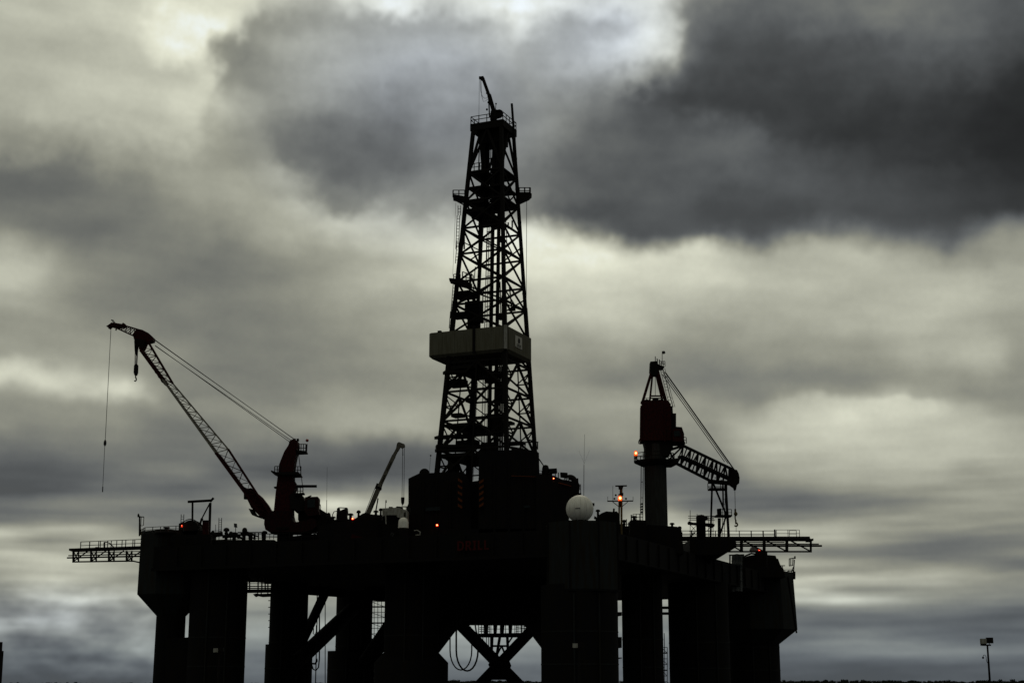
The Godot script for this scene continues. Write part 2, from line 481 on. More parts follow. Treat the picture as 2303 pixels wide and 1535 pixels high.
func sky_color(az: float, el: float, fine: bool) -> Color:
	var e := maxf(el, 0.0)
	var inside := (1.0 - smoothstep(20.0, 34.0, absf(az))) * (1.0 - smoothstep(26.5, 36.0, e))
	var l := 0.0
	var cool := 0.0
	if inside < 1.0:
		var d := Vector3(cos(deg_to_rad(e)) * sin(deg_to_rad(az)), sin(deg_to_rad(e)) * 1.6, -cos(deg_to_rad(e)) * cos(deg_to_rad(az)))
		# overcast out of view: dimmer towards the horizon, brighter overhead to light the dome
		l = 104.0 + 40.0 * far_cloud.get_noise_3dv(d * 9.0) + 66.0 * smoothstep(12.0, 70.0, e) + 10.0 * smoothstep(0.2, 1.0, -d.z)
		l = lerpf(96.0, l, smoothstep(0.0, 9.0, e))
	if inside > 0.0:
		var low := 1.0 - smoothstep(4.5, 11.0, e)
		var wx := 0.0
		var wy := 0.0
		var w := 0.0
		if low < 1.0:
			wx += (1.0 - low) * 0.42 * puff.get_noise_2d(az, e)
			wy += (1.0 - low) * 0.42 * puff.get_noise_2d(az + 71.0, e - 33.0)
			var torn := smoothstep(15.0, 19.0, e) * (1.0 - low)
			wx += torn * 0.30 * lump.get_noise_2d(az, e)
			wy += torn * (0.40 * (0.25 - absf(lump.get_noise_2d(az + 40.0, e))) + 0.10 * wisp.get_noise_2d(az + 90.0, e))
			w += (1.0 - low) * (lerpf(0.03, 0.07, smoothstep(15.0, 20.0, e) * smoothstep(-13.0, -6.0, az)) * wisp.get_noise_2d(az, e * 1.25) + 0.065 * strata.get_noise_2d(az * 0.2, e * 0.9 + az * 0.06))
		if low > 0.0:
			wx += low * 0.6 * puff.get_noise_2d(az * 0.33, e * 1.5)
			var heap := low * (1.0 - smoothstep(2.6, 4.4, e)) * (1.0 - smoothstep(-13.0, -9.0, az))
			w += heap * 0.22 * lump.get_noise_2d(az * 0.75, e * 1.5)
			wy += low * 0.13 * puff.get_noise_2d(az * 0.33 + 71.0, e * 1.5 - 33.0)
			w += low * (0.07 * wisp.get_noise_2d(az * 0.33, e * 1.5) + 0.12 * strata.get_noise_2d(az * 0.14, e * 1.4) + 0.10 * strata.get_noise_2d(az * 0.2 + 9.0, e * 3.2))
		var v := cell(az + wx, e + wy)
		if fine:
			v *= 1.0 + w + 0.022 * (grain.randf() - 0.5)
		l = lerpf(l, v, inside)
		cool = maxf(0.0, 1.0 - Vector2((az + 3.0) / 9.0, (e - 22.0) / 6.5).length()) * 1.3 + maxf(0.0, 1.0 - Vector2((az - 4.5) / 4.5, (e - 24.5) / 4.0).length())
		cool += 0.55 * (1.0 - smoothstep(0.0, 4.5, e)) + 0.5 * maxf(0.0, 1.0 - Vector2((az + 17.0) / 6.0, (e - 2.4) / 1.3).length())
		cool = clampf(cool, 0.0, 1.0)
	l = clampf(l, 34.0 if inside > 0.9 else 14.0, 255.0)
	# thin bright cloud is cream, thick cloud slate
	var warm := smoothstep(lerpf(85.0, 62.0, smoothstep(6.0, 12.0, e) * (1.0 - smoothstep(-2.0, 10.0, az))), 150.0, l) * (1.0 - smoothstep(225.0, 255.0, l))
	var r := l * lerpf(0.965, 1.0, warm)
	var g := l * lerpf(1.0, 1.005, warm)
	var b := l * lerpf(1.015, 0.918, warm)
	var sea_blue := (1.0 - smoothstep(0.3, 4.0, e)) * inside
	b *= 1.0 + 0.07 * sea_blue
	r *= 1.0 - 0.06 * sea_blue
	r = lerpf(r, l * 0.965, cool)
	g = lerpf(g, l * 0.997, cool)
	b = lerpf(b, l * 1.02, cool)
	return Color(r / 255.0, g / 255.0, b / 255.0).srgb_to_linear()

func bearing(u: float) -> float:
	return 360.0 * u if u < 0.5 else 360.0 * u - 360.0

func make_sky() -> Image:
	for s in [[puff, 11, 0.34, 6], [wisp, 23, 0.55, 5], [strata, 37, 0.85, 4], [lump, 67, 0.8, 4], [far_cloud, 51, 0.16, 5]]:
		var n: FastNoiseLite = s[0]
		n.seed = s[1]
		n.noise_type = FastNoiseLite.TYPE_SIMPLEX_SMOOTH
		n.fractal_type = FastNoiseLite.FRACTAL_FBM
		n.frequency = s[2]
		n.fractal_octaves = s[3]
		n.fractal_gain = 0.5
	grain.seed = 4
	cloud_layers()
	cloud_cells()
	var w := 1024
	var h := 512
	var im := Image.create(w, h, false, Image.FORMAT_RGBF)
	for y in h:
		var el := 90.0 - 180.0 * (y + 0.5) / h
		if el < -2.0:
			im.fill_rect(Rect2i(0, y, w, h - y), Color(0.045, 0.052, 0.058))
			break
		for x in w:
			im.set_pixel(x, y, sky_color(bearing((x + 0.5) / w), el, false))
	im.resize(4096, 2048, Image.INTERPOLATE_CUBIC)
	var reach := int(30.0 / 360.0 * 4096)
	var y0 := int((90.0 - 34.0) / 180.0 * 2048)
	var y1 := int((90.0 + 0.5) / 180.0 * 2048)
	for y in range(y0, y1):
		var el := 90.0 - 180.0 * (y + 0.5) / 2048.0
		for x in range(-reach, reach):
			im.set_pixel(posmod(x, 4096), y, sky_color(360.0 * (x + 0.5) / 4096.0, el, true))
	return im

# ------------------------------------------------------------------ the scene
func _ready() -> void:
	var cam := Camera3D.new()
	cam.name = "camera"
	cam.position = Vector3(0, EYE, 0)
	cam.rotation = Vector3(PITCH, 0, 0)
	cam.fov = rad_to_deg(2.0 * atan(767.5 / FOCAL))
	cam.near = 0.5
	cam.far = 9000.0
	cam.current = true
	add_child(cam)
	var env := Environment.new()
	env.background_mode = Environment.BG_SKY
	env.tonemap_mode = Environment.TONE_MAPPER_LINEAR
	env.tonemap_exposure = 1.0
	env.sdfgi_enabled = true
	env.ssao_enabled = true
	env.ssil_enabled = true
	var sm := PanoramaSkyMaterial.new()
	sm.panorama = ImageTexture.create_from_image(make_sky())
	var sky := Sky.new()
	sky.sky_material = sm
	env.sky = sky
	var we := WorldEnvironment.new()
	we.name = "world_environment"
	we.environment = env
	add_child(we)
	var sun := DirectionalLight3D.new()
	sun.name = "sun"
	sun.light_color = Color(1.0, 0.95, 0.86)
	sun.light_energy = 0.15
	sun.light_angular_distance = 14.0
	sun.shadow_enabled = true
	sun.rotation = Vector3(deg_to_rad(-40), deg_to_rad(176), 0)
	add_child(sun)

	unit_box = BoxMesh.new()
	unit_box.size = Vector3.ONE
	unit_rod = CylinderMesh.new()
	unit_rod.top_radius = 0.5
	unit_rod.bottom_radius = 0.5
	unit_rod.height = 1.0
	unit_rod.radial_segments = 10
	unit_rod.rings = 1
	make_materials()

	setting()
	build_hull()
	build_derrick()
	build_drill_house()
	build_left_crane()
	build_right_crane()
	build_outriggers()
	build_under_deck()
	build_deck_left()
	build_deck_middle()
	build_deck_right()
	build_lamps()
	build_quay_lights()

func structure(called: String, mesh: Mesh, mat: Material, t := Transform3D.IDENTITY) -> MeshInstance3D:
	var o := put(self, called, mesh, mat, t)
	o.set_meta("kind", "structure")
	return o

func setting() -> void:
	var sea := PlaneMesh.new()
	sea.size = Vector2(9000, 9000)
	structure("water", sea, M.water, Transform3D(Basis.IDENTITY, Vector3(0, 0, -2500)))
	var quay := BoxMesh.new()
	quay.size = Vector3(420, 4.3, 170)
	structure("quay", quay, M.concrete, Transform3D(Basis.IDENTITY, Vector3(0, 1.15, -40)))
	# the low far shore
	var st := begin(true)
	var n := FastNoiseLite.new()
	n.seed = 5
	n.frequency = 0.004
	var steps := 120
	var rows := []
	for r in [[-2600.0, -1.0, 0.0], [-2700.0, 2.5, 0.6], [-2850.0, 6.8, 2.5], [-3300.0, 9.5, 3.5], [-4300.0, -2.0, 0.0]]:
		var row := []
		for i in steps + 1:
			var x := -2200.0 + 4400.0 * i / steps
			var lift := lerpf(0.35, 0.72, smoothstep(-650.0, 100.0, x))
			row.append(Vector3(x, r[1] * (lift if r[1] > 0.0 else 1.0) + lift * r[2] * n.get_noise_2d(x, r[0]), r[0] + 30.0 * n.get_noise_1d(x * 2.0)))
		rows.append(row)
	for r in rows.size() - 1:
		for i in steps:
			quad(st, rows[r][i], rows[r + 1][i], rows[r + 1][i + 1], rows[r][i + 1])
	structure("far_shore", done(st), M.land)
	# woodland on it: one mass of trees along the shore
	var rng := RandomNumberGenerator.new()
	rng.seed = 77
	var tree := begin(false)
	tree_mesh(tree, rng)
	var mm := MultiMesh.new()
	mm.transform_format = MultiMesh.TRANSFORM_3D
	mm.mesh = done(tree)
	var count := 3000
	mm.instance_count = count
	for i in count:
		var x := rng.randf_range(-1500, 1500)
		var z := rng.randf_range(-2720, -3250)
		var px := 1151.0 + x / 2800.0 * FOCAL
		var tall := 3.0 + 3.4 * (0.5 + n.get_noise_1d(x * 2.0 + 400.0)) + 2.0 * n.get_noise_1d(x * 9.0)
		if px > 1700.0:
			tall += 2.2
		if px > 950.0 and px < 1250.0:
			tall += 3.2
		tall *= rng.randf_range(0.6, 1.25)
		var b := Basis(Vector3.UP, rng.randf() * TAU).scaled(Vector3(tall * rng.randf_range(0.9, 1.5), tall, tall * rng.randf_range(0.9, 1.4)))
		mm.set_instance_transform(i, Transform3D(b, Vector3(x, lerpf(2.2, 8.0, (-z - 2700.0) / 550.0) * lerpf(0.35, 0.72, smoothstep(-650.0, 100.0, x)), z)))
	var wood := MultiMeshInstance3D.new()
	wood.name = "shore_woodland"
	wood.multimesh = mm
	wood.material_override = M.leaf
	wood.set_meta("kind", "stuff")
	add_child(wood)
	tag(wood, "dark low woodland along the far shore under the clouds", "woodland")

# a tree of unit height: tapered trunk, and clumps of leaf-sized faces
func tree_mesh(st: SurfaceTool, rng: RandomNumberGenerator) -> void:
	for i in 5:
		var a := TAU * i / 5
		var b := TAU * (i + 1) / 5
		quad(st, Vector3(cos(a), 0, sin(a)) * 0.035, Vector3(cos(a) * 0.015, 0.6, sin(a) * 0.015), Vector3(cos(b) * 0.015, 0.6, sin(b) * 0.015), Vector3(cos(b), 0, sin(b)) * 0.035)
	for k in 130:
		var d := Vector3(rng.randfn(), rng.randfn(), rng.randfn()).normalized() * pow(rng.randf(), 0.4)
		var c := Vector3(d.x * 0.38, 0.58 + d.y * 0.4, d.z * 0.38)
		var s := rng.randf_range(0.06, 0.13)
		var t := Basis.from_euler(Vector3(rng.randf() * TAU, rng.randf() * TAU, 0))
		tri(st, c + t * Vector3(-s, -s * 0.6, 0), c + t * Vector3(0, s, 0), c + t * Vector3(s, -s * 0.6, 0))

# ------------------------------------------------------------------ hull and columns
func column(h: Node3D, px: float, d: float, r: float, top: float, called := "column") -> MeshInstance3D:
	var c := P(px, 1450, d)
	var o := lathe(h, called, M.hull, Vector3(c.x, 0, c.z), [[-1.5, r], [top, r]], 24)
	# weld bands and service pipes up the face of the column
	for y in [3.6, 7.3, 11.2]:
		if y < top - 2.0:
			lathe(o, "weld_band", M.plating, Vector3(c.x, 0, c.z), [[y, r + 0.035], [y + 0.16, r + 0.035]], 24)
	for a in [1.1, 1.75]:
		var q := Vector3(c.x + cos(a) * (r + 0.12), 0, c.z + sin(a) * (r + 0.12))
		rod(o, "service_pipe", M.plating, q + Vector3(0, -1, 0), q + Vector3(0, top - 1.2, 0), 0.22)
	return o

func build_hull() -> void:
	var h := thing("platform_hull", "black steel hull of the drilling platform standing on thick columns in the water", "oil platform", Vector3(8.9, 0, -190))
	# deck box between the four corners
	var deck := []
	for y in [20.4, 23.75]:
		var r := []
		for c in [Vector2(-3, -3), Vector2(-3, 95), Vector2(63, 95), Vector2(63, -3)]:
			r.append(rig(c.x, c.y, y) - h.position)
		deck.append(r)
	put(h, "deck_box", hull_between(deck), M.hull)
	# stiffeners along the front and flank of the deck box
	for k in 15:
		var a := 3.0 + k * 4.0
		bar(h, "stiffener", M.hull, rig(a, -3.12, 20.6), rig(a, -3.12, 23.6), 0.3)
	for k in 20:
		var b := 3.0 + k * 4.5
		bar(h, "stiffener", M.hull, rig(-3.12, b, 20.6), rig(-3.12, b, 23.6), 0.3)
	bar(h, "rubbing_strake", M.hull, rig(-3, -3.2, 20.55), rig(63, -3.2, 20.55), 0.4)
	# columns
	column(h, 487, 214, 3.95, 22.0)
	var a := P(381, 1450, 218)
	a.y = 0
	lathe(h, "column", M.hull, a, [[-1.5, 2.15], [14.9, 2.05]], 20)
	lathe(h, "anchor_winch_box", M.plating, a, [[14.4, 2.1], [17.35, 5.05], [26.2, 4.95]], 8, 0.26)
	bar(h, "brace", M.hull, P(381, 1500, 217), P(480, 1494, 215), 2.6, 7.8)
	column(h, 647, 238, 2.95, 22.0)
	column(h, 650, 238.5, 3.65, 11.0, "column_base")
	column(h, 795, 262, 3.1, 22.0)
	column(h, 797, 262.5, 4.55, 10.5, "column_base")
	column(h, 925, 205, 3.65, 22.0)
	var e := P(925, 1450, 206)
	lathe(h, "column_base", M.hull, Vector3(e.x, 0, e.z), [[-1.5, 4.95], [7.8, 4.95], [9.1, 3.7]], 24)
	column(h, 1304, 190.5, 4.78, 17.0)
	column(h, 1446, 222, 2.95, 22.0)
	column(h, 1573, 240, 4.72, 22.0)
	column(h, 1695, 270, 4.5, 22.0)
	var n := P(1309, 1300, 190)
	lathe(h, "corner_box", M.plating, Vector3(n.x, 0, n.z), [[16.1, 4.58], [16.35, 4.72], [24.6, 4.65]], 8, 0.36)
	for k in 9:
		var t := 0.36 - TAU * (k + 0.0) / 8.0
		var p := Vector3(n.x + 4.72 * cos(t), 0, n.z + 4.72 * sin(t))
		if p.z > n.z - 1.0:
			bar(h, "corner_seam", M.hull, p + Vector3(0, 16.4, 0), p + Vector3(0, 24.6, 0), 0.16)
	var s := P(1695, 1450, 270)
	lathe(h, "anchor_winch_box", M.plating, Vector3(s.x, 0, s.z), [[11.9, 4.55], [14.3, 7.7], [24.2, 7.3]], 8, 0.2)
	rod(h, "chain_guide", M.hull, P(1772, 1296, 263), P(1792, 1423, 263), 0.3)
	# big diagonal braces under the deck
	for b in [[668, 1487, 232, 792, 1370, 256, 2.35], [745, 1302, 250, 672, 1458, 245, 1.5], [934, 1494, 208, 1018, 1388, 226, 3.2], [1250, 1462, 193, 1188, 1384, 214, 2.6],
			[1036, 1405, 232, 1172, 1545, 232, 1.75], [1204, 1408, 232, 1072, 1546, 232, 1.6], [822, 1492, 240, 885, 1400, 236, 2.6], [690, 1326, 246, 770, 1332, 256, 1.6], [820, 1334, 250, 880, 1338, 250, 2.2]]:
		rod(h, "brace", M.hull, P(b[0], b[1], b[2]), P(b[3], b[4], b[5]), b[6])
	plate(h, "gusset", M.hull, [1103, 1484, 1114, 1482, 1133, 1489, 1146, 1486, 1150, 1496, 1144, 1512, 1152, 1528, 1098, 1528, 1104, 1506, 1098, 1494], 232, 1.9)
	for k in 3:
		bar(h, "pontoon_brace", M.hull, P(560 + k * 90, 1700, 230), P(1500, 1700, 250), 2.0)

# ------------------------------------------------------------------ derrick
var dc0 := Vector3.ZERO
var dc1 := Vector3.ZERO
const S0 := 11.3
const S1 := 4.75

func corner(t: float, a: float, b: float) -> Vector3:
	var s := lerpf(S0, S1, t) * 0.5
	return dc0.lerp(dc1, t) + ux * s * a + vx * s * b

func at_level(py: float) -> float:
	return clampf((P(1100, py, 222).y - dc0.y) / (dc1.y - dc0.y), -0.2, 1.2)

func build_derrick() -> void:
	dc0 = P(1096, 1090, 222)
	dc1 = P(1110, 300, 222)
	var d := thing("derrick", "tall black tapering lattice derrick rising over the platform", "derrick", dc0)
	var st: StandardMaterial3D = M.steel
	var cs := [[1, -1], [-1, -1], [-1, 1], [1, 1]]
	for c in cs:
		var w := 0.6 if c[1] < 0 else 0.52
		bar(d, "leg", st, corner(0, c[0], c[1]), corner(0.5, c[0], c[1]), w)
		bar(d, "leg", st, corner(0.5, c[0], c[1]), corner(1, c[0], c[1]), w * 0.85)
	var levels := [0.0, 0.085, 0.165, 0.245, 0.325, 0.41, 0.49, 0.555, 0.635, 0.71, 0.79, 0.875, 1.0]
	for k in levels.size() - 1:
		var t0: float = levels[k]
		var t1: float = levels[k + 1]
		for f in 4:
			var p: Array = cs[f]
			var q: Array = cs[(f + 1) % 4]
			var a0 := corner(t0, p[0], p[1])
			var b0 := corner(t0, q[0], q[1])
			var a1 := corner(t1, p[0], p[1])
			var b1 := corner(t1, q[0], q[1])
			bar(d, "girder", st, a1, b1, 0.27)
			var m1 := a1.lerp(b1, 0.5)
			var m0 := a0.lerp(b0, 0.5)
			if k < 5:
				# tall K bracing in the lower bays
				bar(d, "diagonal_brace", st, a0, m1, 0.29)
				bar(d, "diagonal_brace", st, b0, m1, 0.29)
				var am := a0.lerp(a1, 0.5)
				var bm := b0.lerp(b1, 0.5)
				bar(d, "hanger", st, m0, m1, 0.15)
				bar(d, "stay", st, am, a0.lerp(m1, 0.5), 0.18)
				bar(d, "stay", st, bm, b0.lerp(m1, 0.5), 0.18)
				bar(d, "stay", st, a0.lerp(m1, 0.5), a0.lerp(a1, 0.9), 0.15)
				bar(d, "stay", st, b0.lerp(m1, 0.5), b0.lerp(b1, 0.9), 0.15)
			elif k == 11:
				bar(d, "diagonal_brace", st, a0, m1, 0.3)
				bar(d, "diagonal_brace", st, b0, m1, 0.3)
			else:
				bar(d, "diagonal_brace", st, a0, b1, 0.23)
				bar(d, "diagonal_brace", st, b0, a1, 0.23)
				if k % 2 == 0:
					bar(d, "stay", st, m0.lerp(a0, 0.0), a0.lerp(a1, 0.5), 0.16)
	# wind wall round the working level
	var wy0 := P(1140, 789, 217).y
	var wy1 := P(1140, 737, 217).y
	var near: Vector3 = corner(at_level(800), -1, -1) - ux * 0.5 - vx * 0.55
	var box := []
	for y in [wy0 - 0.35, wy0, wy1]:
		var ringp := []
		var inset := 0.35 if y < wy0 - 0.1 else 0.0
		for c in [Vector2(0.45, 0), Vector2(0, 0.45), Vector2(0, 9.3), Vector2(12.85, 9.3), Vector2(12.85, 0.45), Vector2(12.4, 0)]:
			var g = near + ux * (c.x + (inset if c.x < 6 else -inset)) + vx * (c.y + (inset if c.y < 4 else -inset))
			ringp.append(Vector3(g.x, y, g.z) - d.position)
		box.append(ringp)
	var wall := put(d, "wind_wall", hull_between(box), M.wind_wall)
	# cladding sheets, proud of the wall
	for k in 6:
		var x := 0.5 + k * 1.985
		var q = near + ux * (x + 0.95) - vx * 0.035
		panel(wall, "cladding_sheet", M.wind_wall, Vector3(q.x, wy0 + 0.05, q.z), 1.96, wy1 - wy0 - 0.1, true)
	for k in 4:
		var q = near + vx * (0.55 + k * 2.15 + 1.05) - ux * 0.035
		panel(wall, "cladding_sheet", M.wind_wall, Vector3(q.x, wy0 + 0.05, q.z), 2.13, wy1 - wy0 - 0.1, false)
	var post = near + ux * 5.2 - vx * 0.12
	bar(wall, "corner_post", M.steel, Vector3(post.x, wy0 - 0.3, post.z), Vector3(post.x, wy1 + 0.4, post.z), 0.2, 0.42)
	var cap = near + ux * 0.15 - vx * 0.02
	bar(wall, "corner_trim", M.cabin_white, Vector3(cap.x, wy0, cap.z), Vector3(cap.x, wy1 + 0.06, cap.z), 0.42, 0.36)
	var sg = near + vx * 4.2 - ux * 0.1
	var sign_at := Vector3(sg.x, lerpf(wy0, wy1, 0.5), sg.z)
	panel(wall, "sign_board", M.sign_white, sign_at - Vector3(0, 0.82, 0), 2.5, 1.75, false)
	# emblem: a dark drop over a line of print
	var emb := begin(true)
	var e0 := sign_at - ux * 0.11 - d.position + Vector3(0, 0.22, 0)
	for k in 14:
		var a := TAU * k / 14
		var b := TAU * (k + 1) / 14
		var ra := 0.34 + 0.22 * pow(maxf(0.0, sin(a)), 6.0)
		var rb := 0.34 + 0.22 * pow(maxf(0.0, sin(b)), 6.0)
		tri(emb, e0, e0 + vx * ra * cos(a) + Vector3(0, ra * sin(a), 0), e0 + vx * rb * cos(b) + Vector3(0, rb * sin(b), 0))
	put(wall, "emblem", done(emb), M.dark_print)
	for k in 2:
		var y := sign_at.y - 0.35 - 0.25 * k
		var c := sign_at - ux * 0.09
		bar(wall, "print_line", M.dark_print, Vector3(c.x, y, c.z) - vx * 0.8, Vector3(c.x, y, c.z) + vx * 0.8, 0.02, 0.09)
	block(wall, "vent_cap", M.steel, Vector3((near + ux * 11.4 + vx * 1.0).x, wy1, (near + ux * 11.4 + vx).z), Vector3(0.5, 0.45, 0.5))
	# crown
	var t := 1.0
	var top := corner(t, 1, -1).y
	var mid := dc1
	var crown := block(d, "crown_platform", st, Vector3(mid.x, top - 0.1, mid.z), Vector3(5.6, 1.15, 5.3))
	var rp := []
	for c in cs:
		rp.append(Vector3(mid.x, top + 1.05, mid.z) + ux * 2.7 * c[0] + vx * 2.55 * c[1])
	rails(crown, st, rp, 1.2, 1.3, 0.1, true)
	block(d, "crown_block", st, Vector3(mid.x, top - 2.0, mid.z), Vector3(3.6, 1.9, 3.2))
	plate(d, "crown_bracket", st, [1064, 294, 1075, 294, 1071, 303], 219, 0.2)
	for s in [-0.8, 0.8]:
		lathe(d, "sheave", st, Vector3(mid.x, 0, mid.z) + ux * s, [[top + 1.05, 0.55], [top + 1.9, 0.5]], 14)
	# racking and stabbing platforms, beams across
	for e in [[400, 3.6, 0.5], [432, 5.2, 0.3], [466, 5.2, 0.35], [486, 5.9, 0.6], [1035, 9.6, 0.5], [966, 8.6, 0.35], [838, 7.6, 0.5]]:
		var tt := at_level(e[0])
		var c := dc0.lerp(dc1, tt)
		var w := lerpf(S0, S1, tt)
		var pf := block(d, "platform", st, c + ux * w * 0.24, Vector3(w * 0.5, e[2], w))
		if e[0] < 480:
			block(d, "platform", st, c - ux * w * 0.3, Vector3(w * 0.36, e[2], w * 0.9))
		if e[0] == 400 or e[0] == 838:
			rails(pf, st, [c + ux * w * 0.5 - vx * w * 0.5 + Vector3(0, e[2], 0), c - vx * w * 0.5 + Vector3(0, e[2], 0)], 1.2, 1.0, 0.1)
	# pipe stands racked inside, left and right of the centre
	for k in 9:
		var o := ux * (0.9 + 0.22 * (k % 3)) + vx * (-1.2 + 0.8 * (k / 3))
		var lo := dc0.lerp(dc1, at_level(485)) + o
		var hi := dc0.lerp(dc1, at_level(305)) + o
		rod(d, "pipe_stand", st, lo, hi, 0.26)
	for k in 8:
		var o := -ux * (0.3 + 0.3 * (k % 4)) + vx * (-0.6 + 0.9 * (k / 4))
		rod(d, "pipe_stand", st, dc0.lerp(dc1, at_level(480)) + o, dc0.lerp(dc1, at_level(300)) + o * 0.9, 0.24)
	for k in 4:
		var o := ux * (2.4 + 0.32 * (k % 2)) + vx * (-1.6 + 1.2 * (k / 2))
		rod(d, "pipe_stand", st, dc0 + o, dc0.lerp(dc1, at_level(835)) + o * 0.8, 0.3)
	for k in 4:
		var o := -ux * (2.0 + 0.36 * k) - vx * 1.5
		rod(d, "pipe_stand", st, dc0 + o, dc0.lerp(dc1, at_level(830)) + o * 0.85, 0.28)
	# travelling gear: guide rails, block, top drive, lines
	for s in [-0.55, 0.55]:
		var o = -ux * (1.25 + s * 0.9) - vx * 1.3
		bar(d, "guide_rail", st, dc0 + o, dc0.lerp(dc1, at_level(310)) + o, 0.42)
		for k in 22:
			var q = dc0.lerp(dc1, at_level(1040)).lerp(dc0.lerp(dc1, at_level(330)), k / 21.0) + o
			if s < 0:
				bar(d, "guide_tie", st, q, q + ux * 1.0, 0.12)
	for k in 6:
		var o := ux * (0.15 + 0.22 * k) + vx * (0.2 * (k % 2))
		rod(d, "drilling_line", M.galvanised, dc0.lerp(dc1, at_level(1035)) + o, dc0.lerp(dc1, at_level(310)) + o * 0.6, 0.07)
	var tb := P(1066, 702, 222)
	block(d, "travelling_block", st, tb - Vector3(0, 1.0, 0), Vector3(2.4, 2.6, 1.6))
	block(d, "top_drive", st, tb - Vector3(0, 4.4, 0), Vector3(1.6, 3.4, 1.4))
	rod(d, "hook_bail", st, tb + Vector3(0, 1.5, 0), tb + Vector3(0, 2.6, 0), 0.5)
	for m in [[1045, 672, 2.2, 1.1], [1040, 715, 2.6, 0.8], [1070, 725, 2.0, 0.7], [1120, 512, 1.8, 0.8], [1095, 508, 2.2, 0.4], [1031, 870, 2.4, 1.0], [1047, 842, 2.8, 1.6], [1052, 1000, 3.2, 0.6], [1038, 985, 2.6, 0.5], [1128, 905, 1.2, 3.0], [1118, 980, 1.4, 3.2], [1030, 938, 1.6, 0.5], [1060, 905, 1.2, 0.6], [1108, 860, 2.0, 0.5], [1138, 955, 2.2, 0.4], [1160, 1000, 2.6, 0.4], [1020, 1062, 1.2, 2.2], [1100, 1020, 2.0, 1.6]]:
		block(d, "equipment_box", st, P(m[0], m[1], 221), Vector3(m[2], m[3], 1.6))
	# pipes and boxes hung irregularly inside the derrick
	var rng := RandomNumberGenerator.new()
	rng.seed = 12
	for k in 34:
		var t0 := rng.randf_range(0.3 if k < 20 else 0.72, 0.93)
		var t1 := minf(t0 + rng.randf_range(0.04, 0.16), 0.97)
		var reach := lerpf(S0, S1, t0) * 0.5 * rng.randf_range(0.35, 0.95)
		var f := rng.randi() % 4
		var o: Vector3 = (ux if f % 2 == 0 else vx) * (reach if f < 2 else -reach) + (vx if f % 2 == 0 else ux) * reach * rng.randf_range(-0.9, 0.9)
		rod(d, "service_pipe", st, dc0.lerp(dc1, t0) + o, dc0.lerp(dc1, t1) + o * rng.randf_range(0.8, 1.0), rng.randf_range(0.1, 0.24))
		if k % 3 == 0:
			block(d, "equipment_box", st, dc0.lerp(dc1, t0) + o, Vector3(rng.randf_range(0.4, 1.0), rng.randf_range(0.4, 1.1), 0.5))
	# outside: stabbing platforms at both sides
	var lf := P(1033, 447, 219)
	var lp := plate(d, "side_platform", st, [1018, 440, 1048, 446, 1046, 454, 1019, 447], 219, 1.9)
	rails(lp, st, [P(1018.5, 443, 218.2), P(1045, 443, 218.2)], 1.1, 0.8, 0.11)
	rails(lp, st, [P(1019, 443, 219.8), P(1045, 443, 219.8)], 1.1, 0.8, 0.11)
	bar(lp, "bracket", st, P(1020, 448, 219), P(1046, 462, 219), 0.16)
	var rp2 := plate(d, "side_platform", st, [1168, 436, 1192, 436, 1196, 440, 1190, 446, 1168, 456], 222, 1.9)
	rails(rp2, st, [P(1168, 437, 221.2), P(1193, 437, 221.2)], 1.1, 0.7, 0.11)
	rails(rp2, st, [P(1168, 437, 222.8), P(1191, 437, 222.8)], 1.1, 0.7, 0.11)
	var ml := plate(d, "side_platform", st, [1010, 628, 1040, 630, 1062, 641, 1060, 648, 1035, 642, 1013, 634], 219, 1.6)
	rails(ml, st, [P(1020, 628, 218.5), P(1035, 628, 218.5)], 0.8, 0.5, 0.1)
	rails(ml, st, [P(1040, 631, 219.5), P(1064, 639, 219.5)], 1.4, 0.55, 0.12)
	# platforms jutting out lower down
	for e in [[983, 950, 1010], [1012, 995, 1050], [1004, 1040, 1080], [835, 1003, 1045]]:
		var py: float = 837.0 if e[0] == 835 else e[0]
		bar(d, "platform_beam", st, P(e[1] - 4 if e[0] == 835 else 978 + (1035 - py) * 0.08, py, 218), P(e[2], py, 219), 1.6, 0.42)
	plate(d, "access_flap", st, [1060, 1009, 1073, 1009, 1066, 1016, 1060, 1016], 218, 1.0)
	# caged ladders on the left, vent pipe on the right
	for l in [[1033, 462, 1033, 484], [1031, 484, 1028, 560], [1031, 540, 1027, 592], [1022, 640, 1016, 715], [1016, 700, 1013, 738]]:
		ladder(d, st, P(l[2], l[3], 219), P(l[0], l[1], 219), Vector3.RIGHT, 0.4, 0.5, 0.08)
	for l in [[1044, 527, 1044, 560], [1143, 500, 1143, 514], [1152, 496, 1152, 512]]:
		rod(d, "standpipe", st, P(l[0], l[1], 219), P(l[2], l[3], 219), 0.24)
	rod(d, "vent_pipe", st, P(1151, 233, 222), P(1165, 424, 222), 0.38)
	rod(d, "vent_pipe", st, P(1165, 424, 222), P(1186, 738, 222), 0.3)
	rod(d, "vent_pipe", st, P(1191, 816, 222), P(1207, 1045, 222), 0.3)
	for y in [310, 357, 425, 500, 560, 660, 730, 830, 870, 930, 1000]:
		var x = 1157.0 + (y - 310.0) * 0.067
		bar(d, "pipe_clamp", st, P(x - 6, y, 222), P(x + 3, y, 222), 0.3)
	for r in [[1184.5, 446, 1184, 640], [1184, 640, 1183, 735], [1025, 456, 1018, 620]]:
		rod(d, "tugger_line", M.rope, P(r[0], r[1], 220), P(r[2], r[3], 220), 0.045 if r[0] < 1100 else 0.075)
	# lower right: pipe davit arms and rails over the drill floor
	bar(d, "davit_arm", st, P(1170, 994, 220), P(1211, 994, 220), 0.16)
	bar(d, "davit_arm", st, P(1209, 994, 220), P(1209, 1010, 220), 0.14)
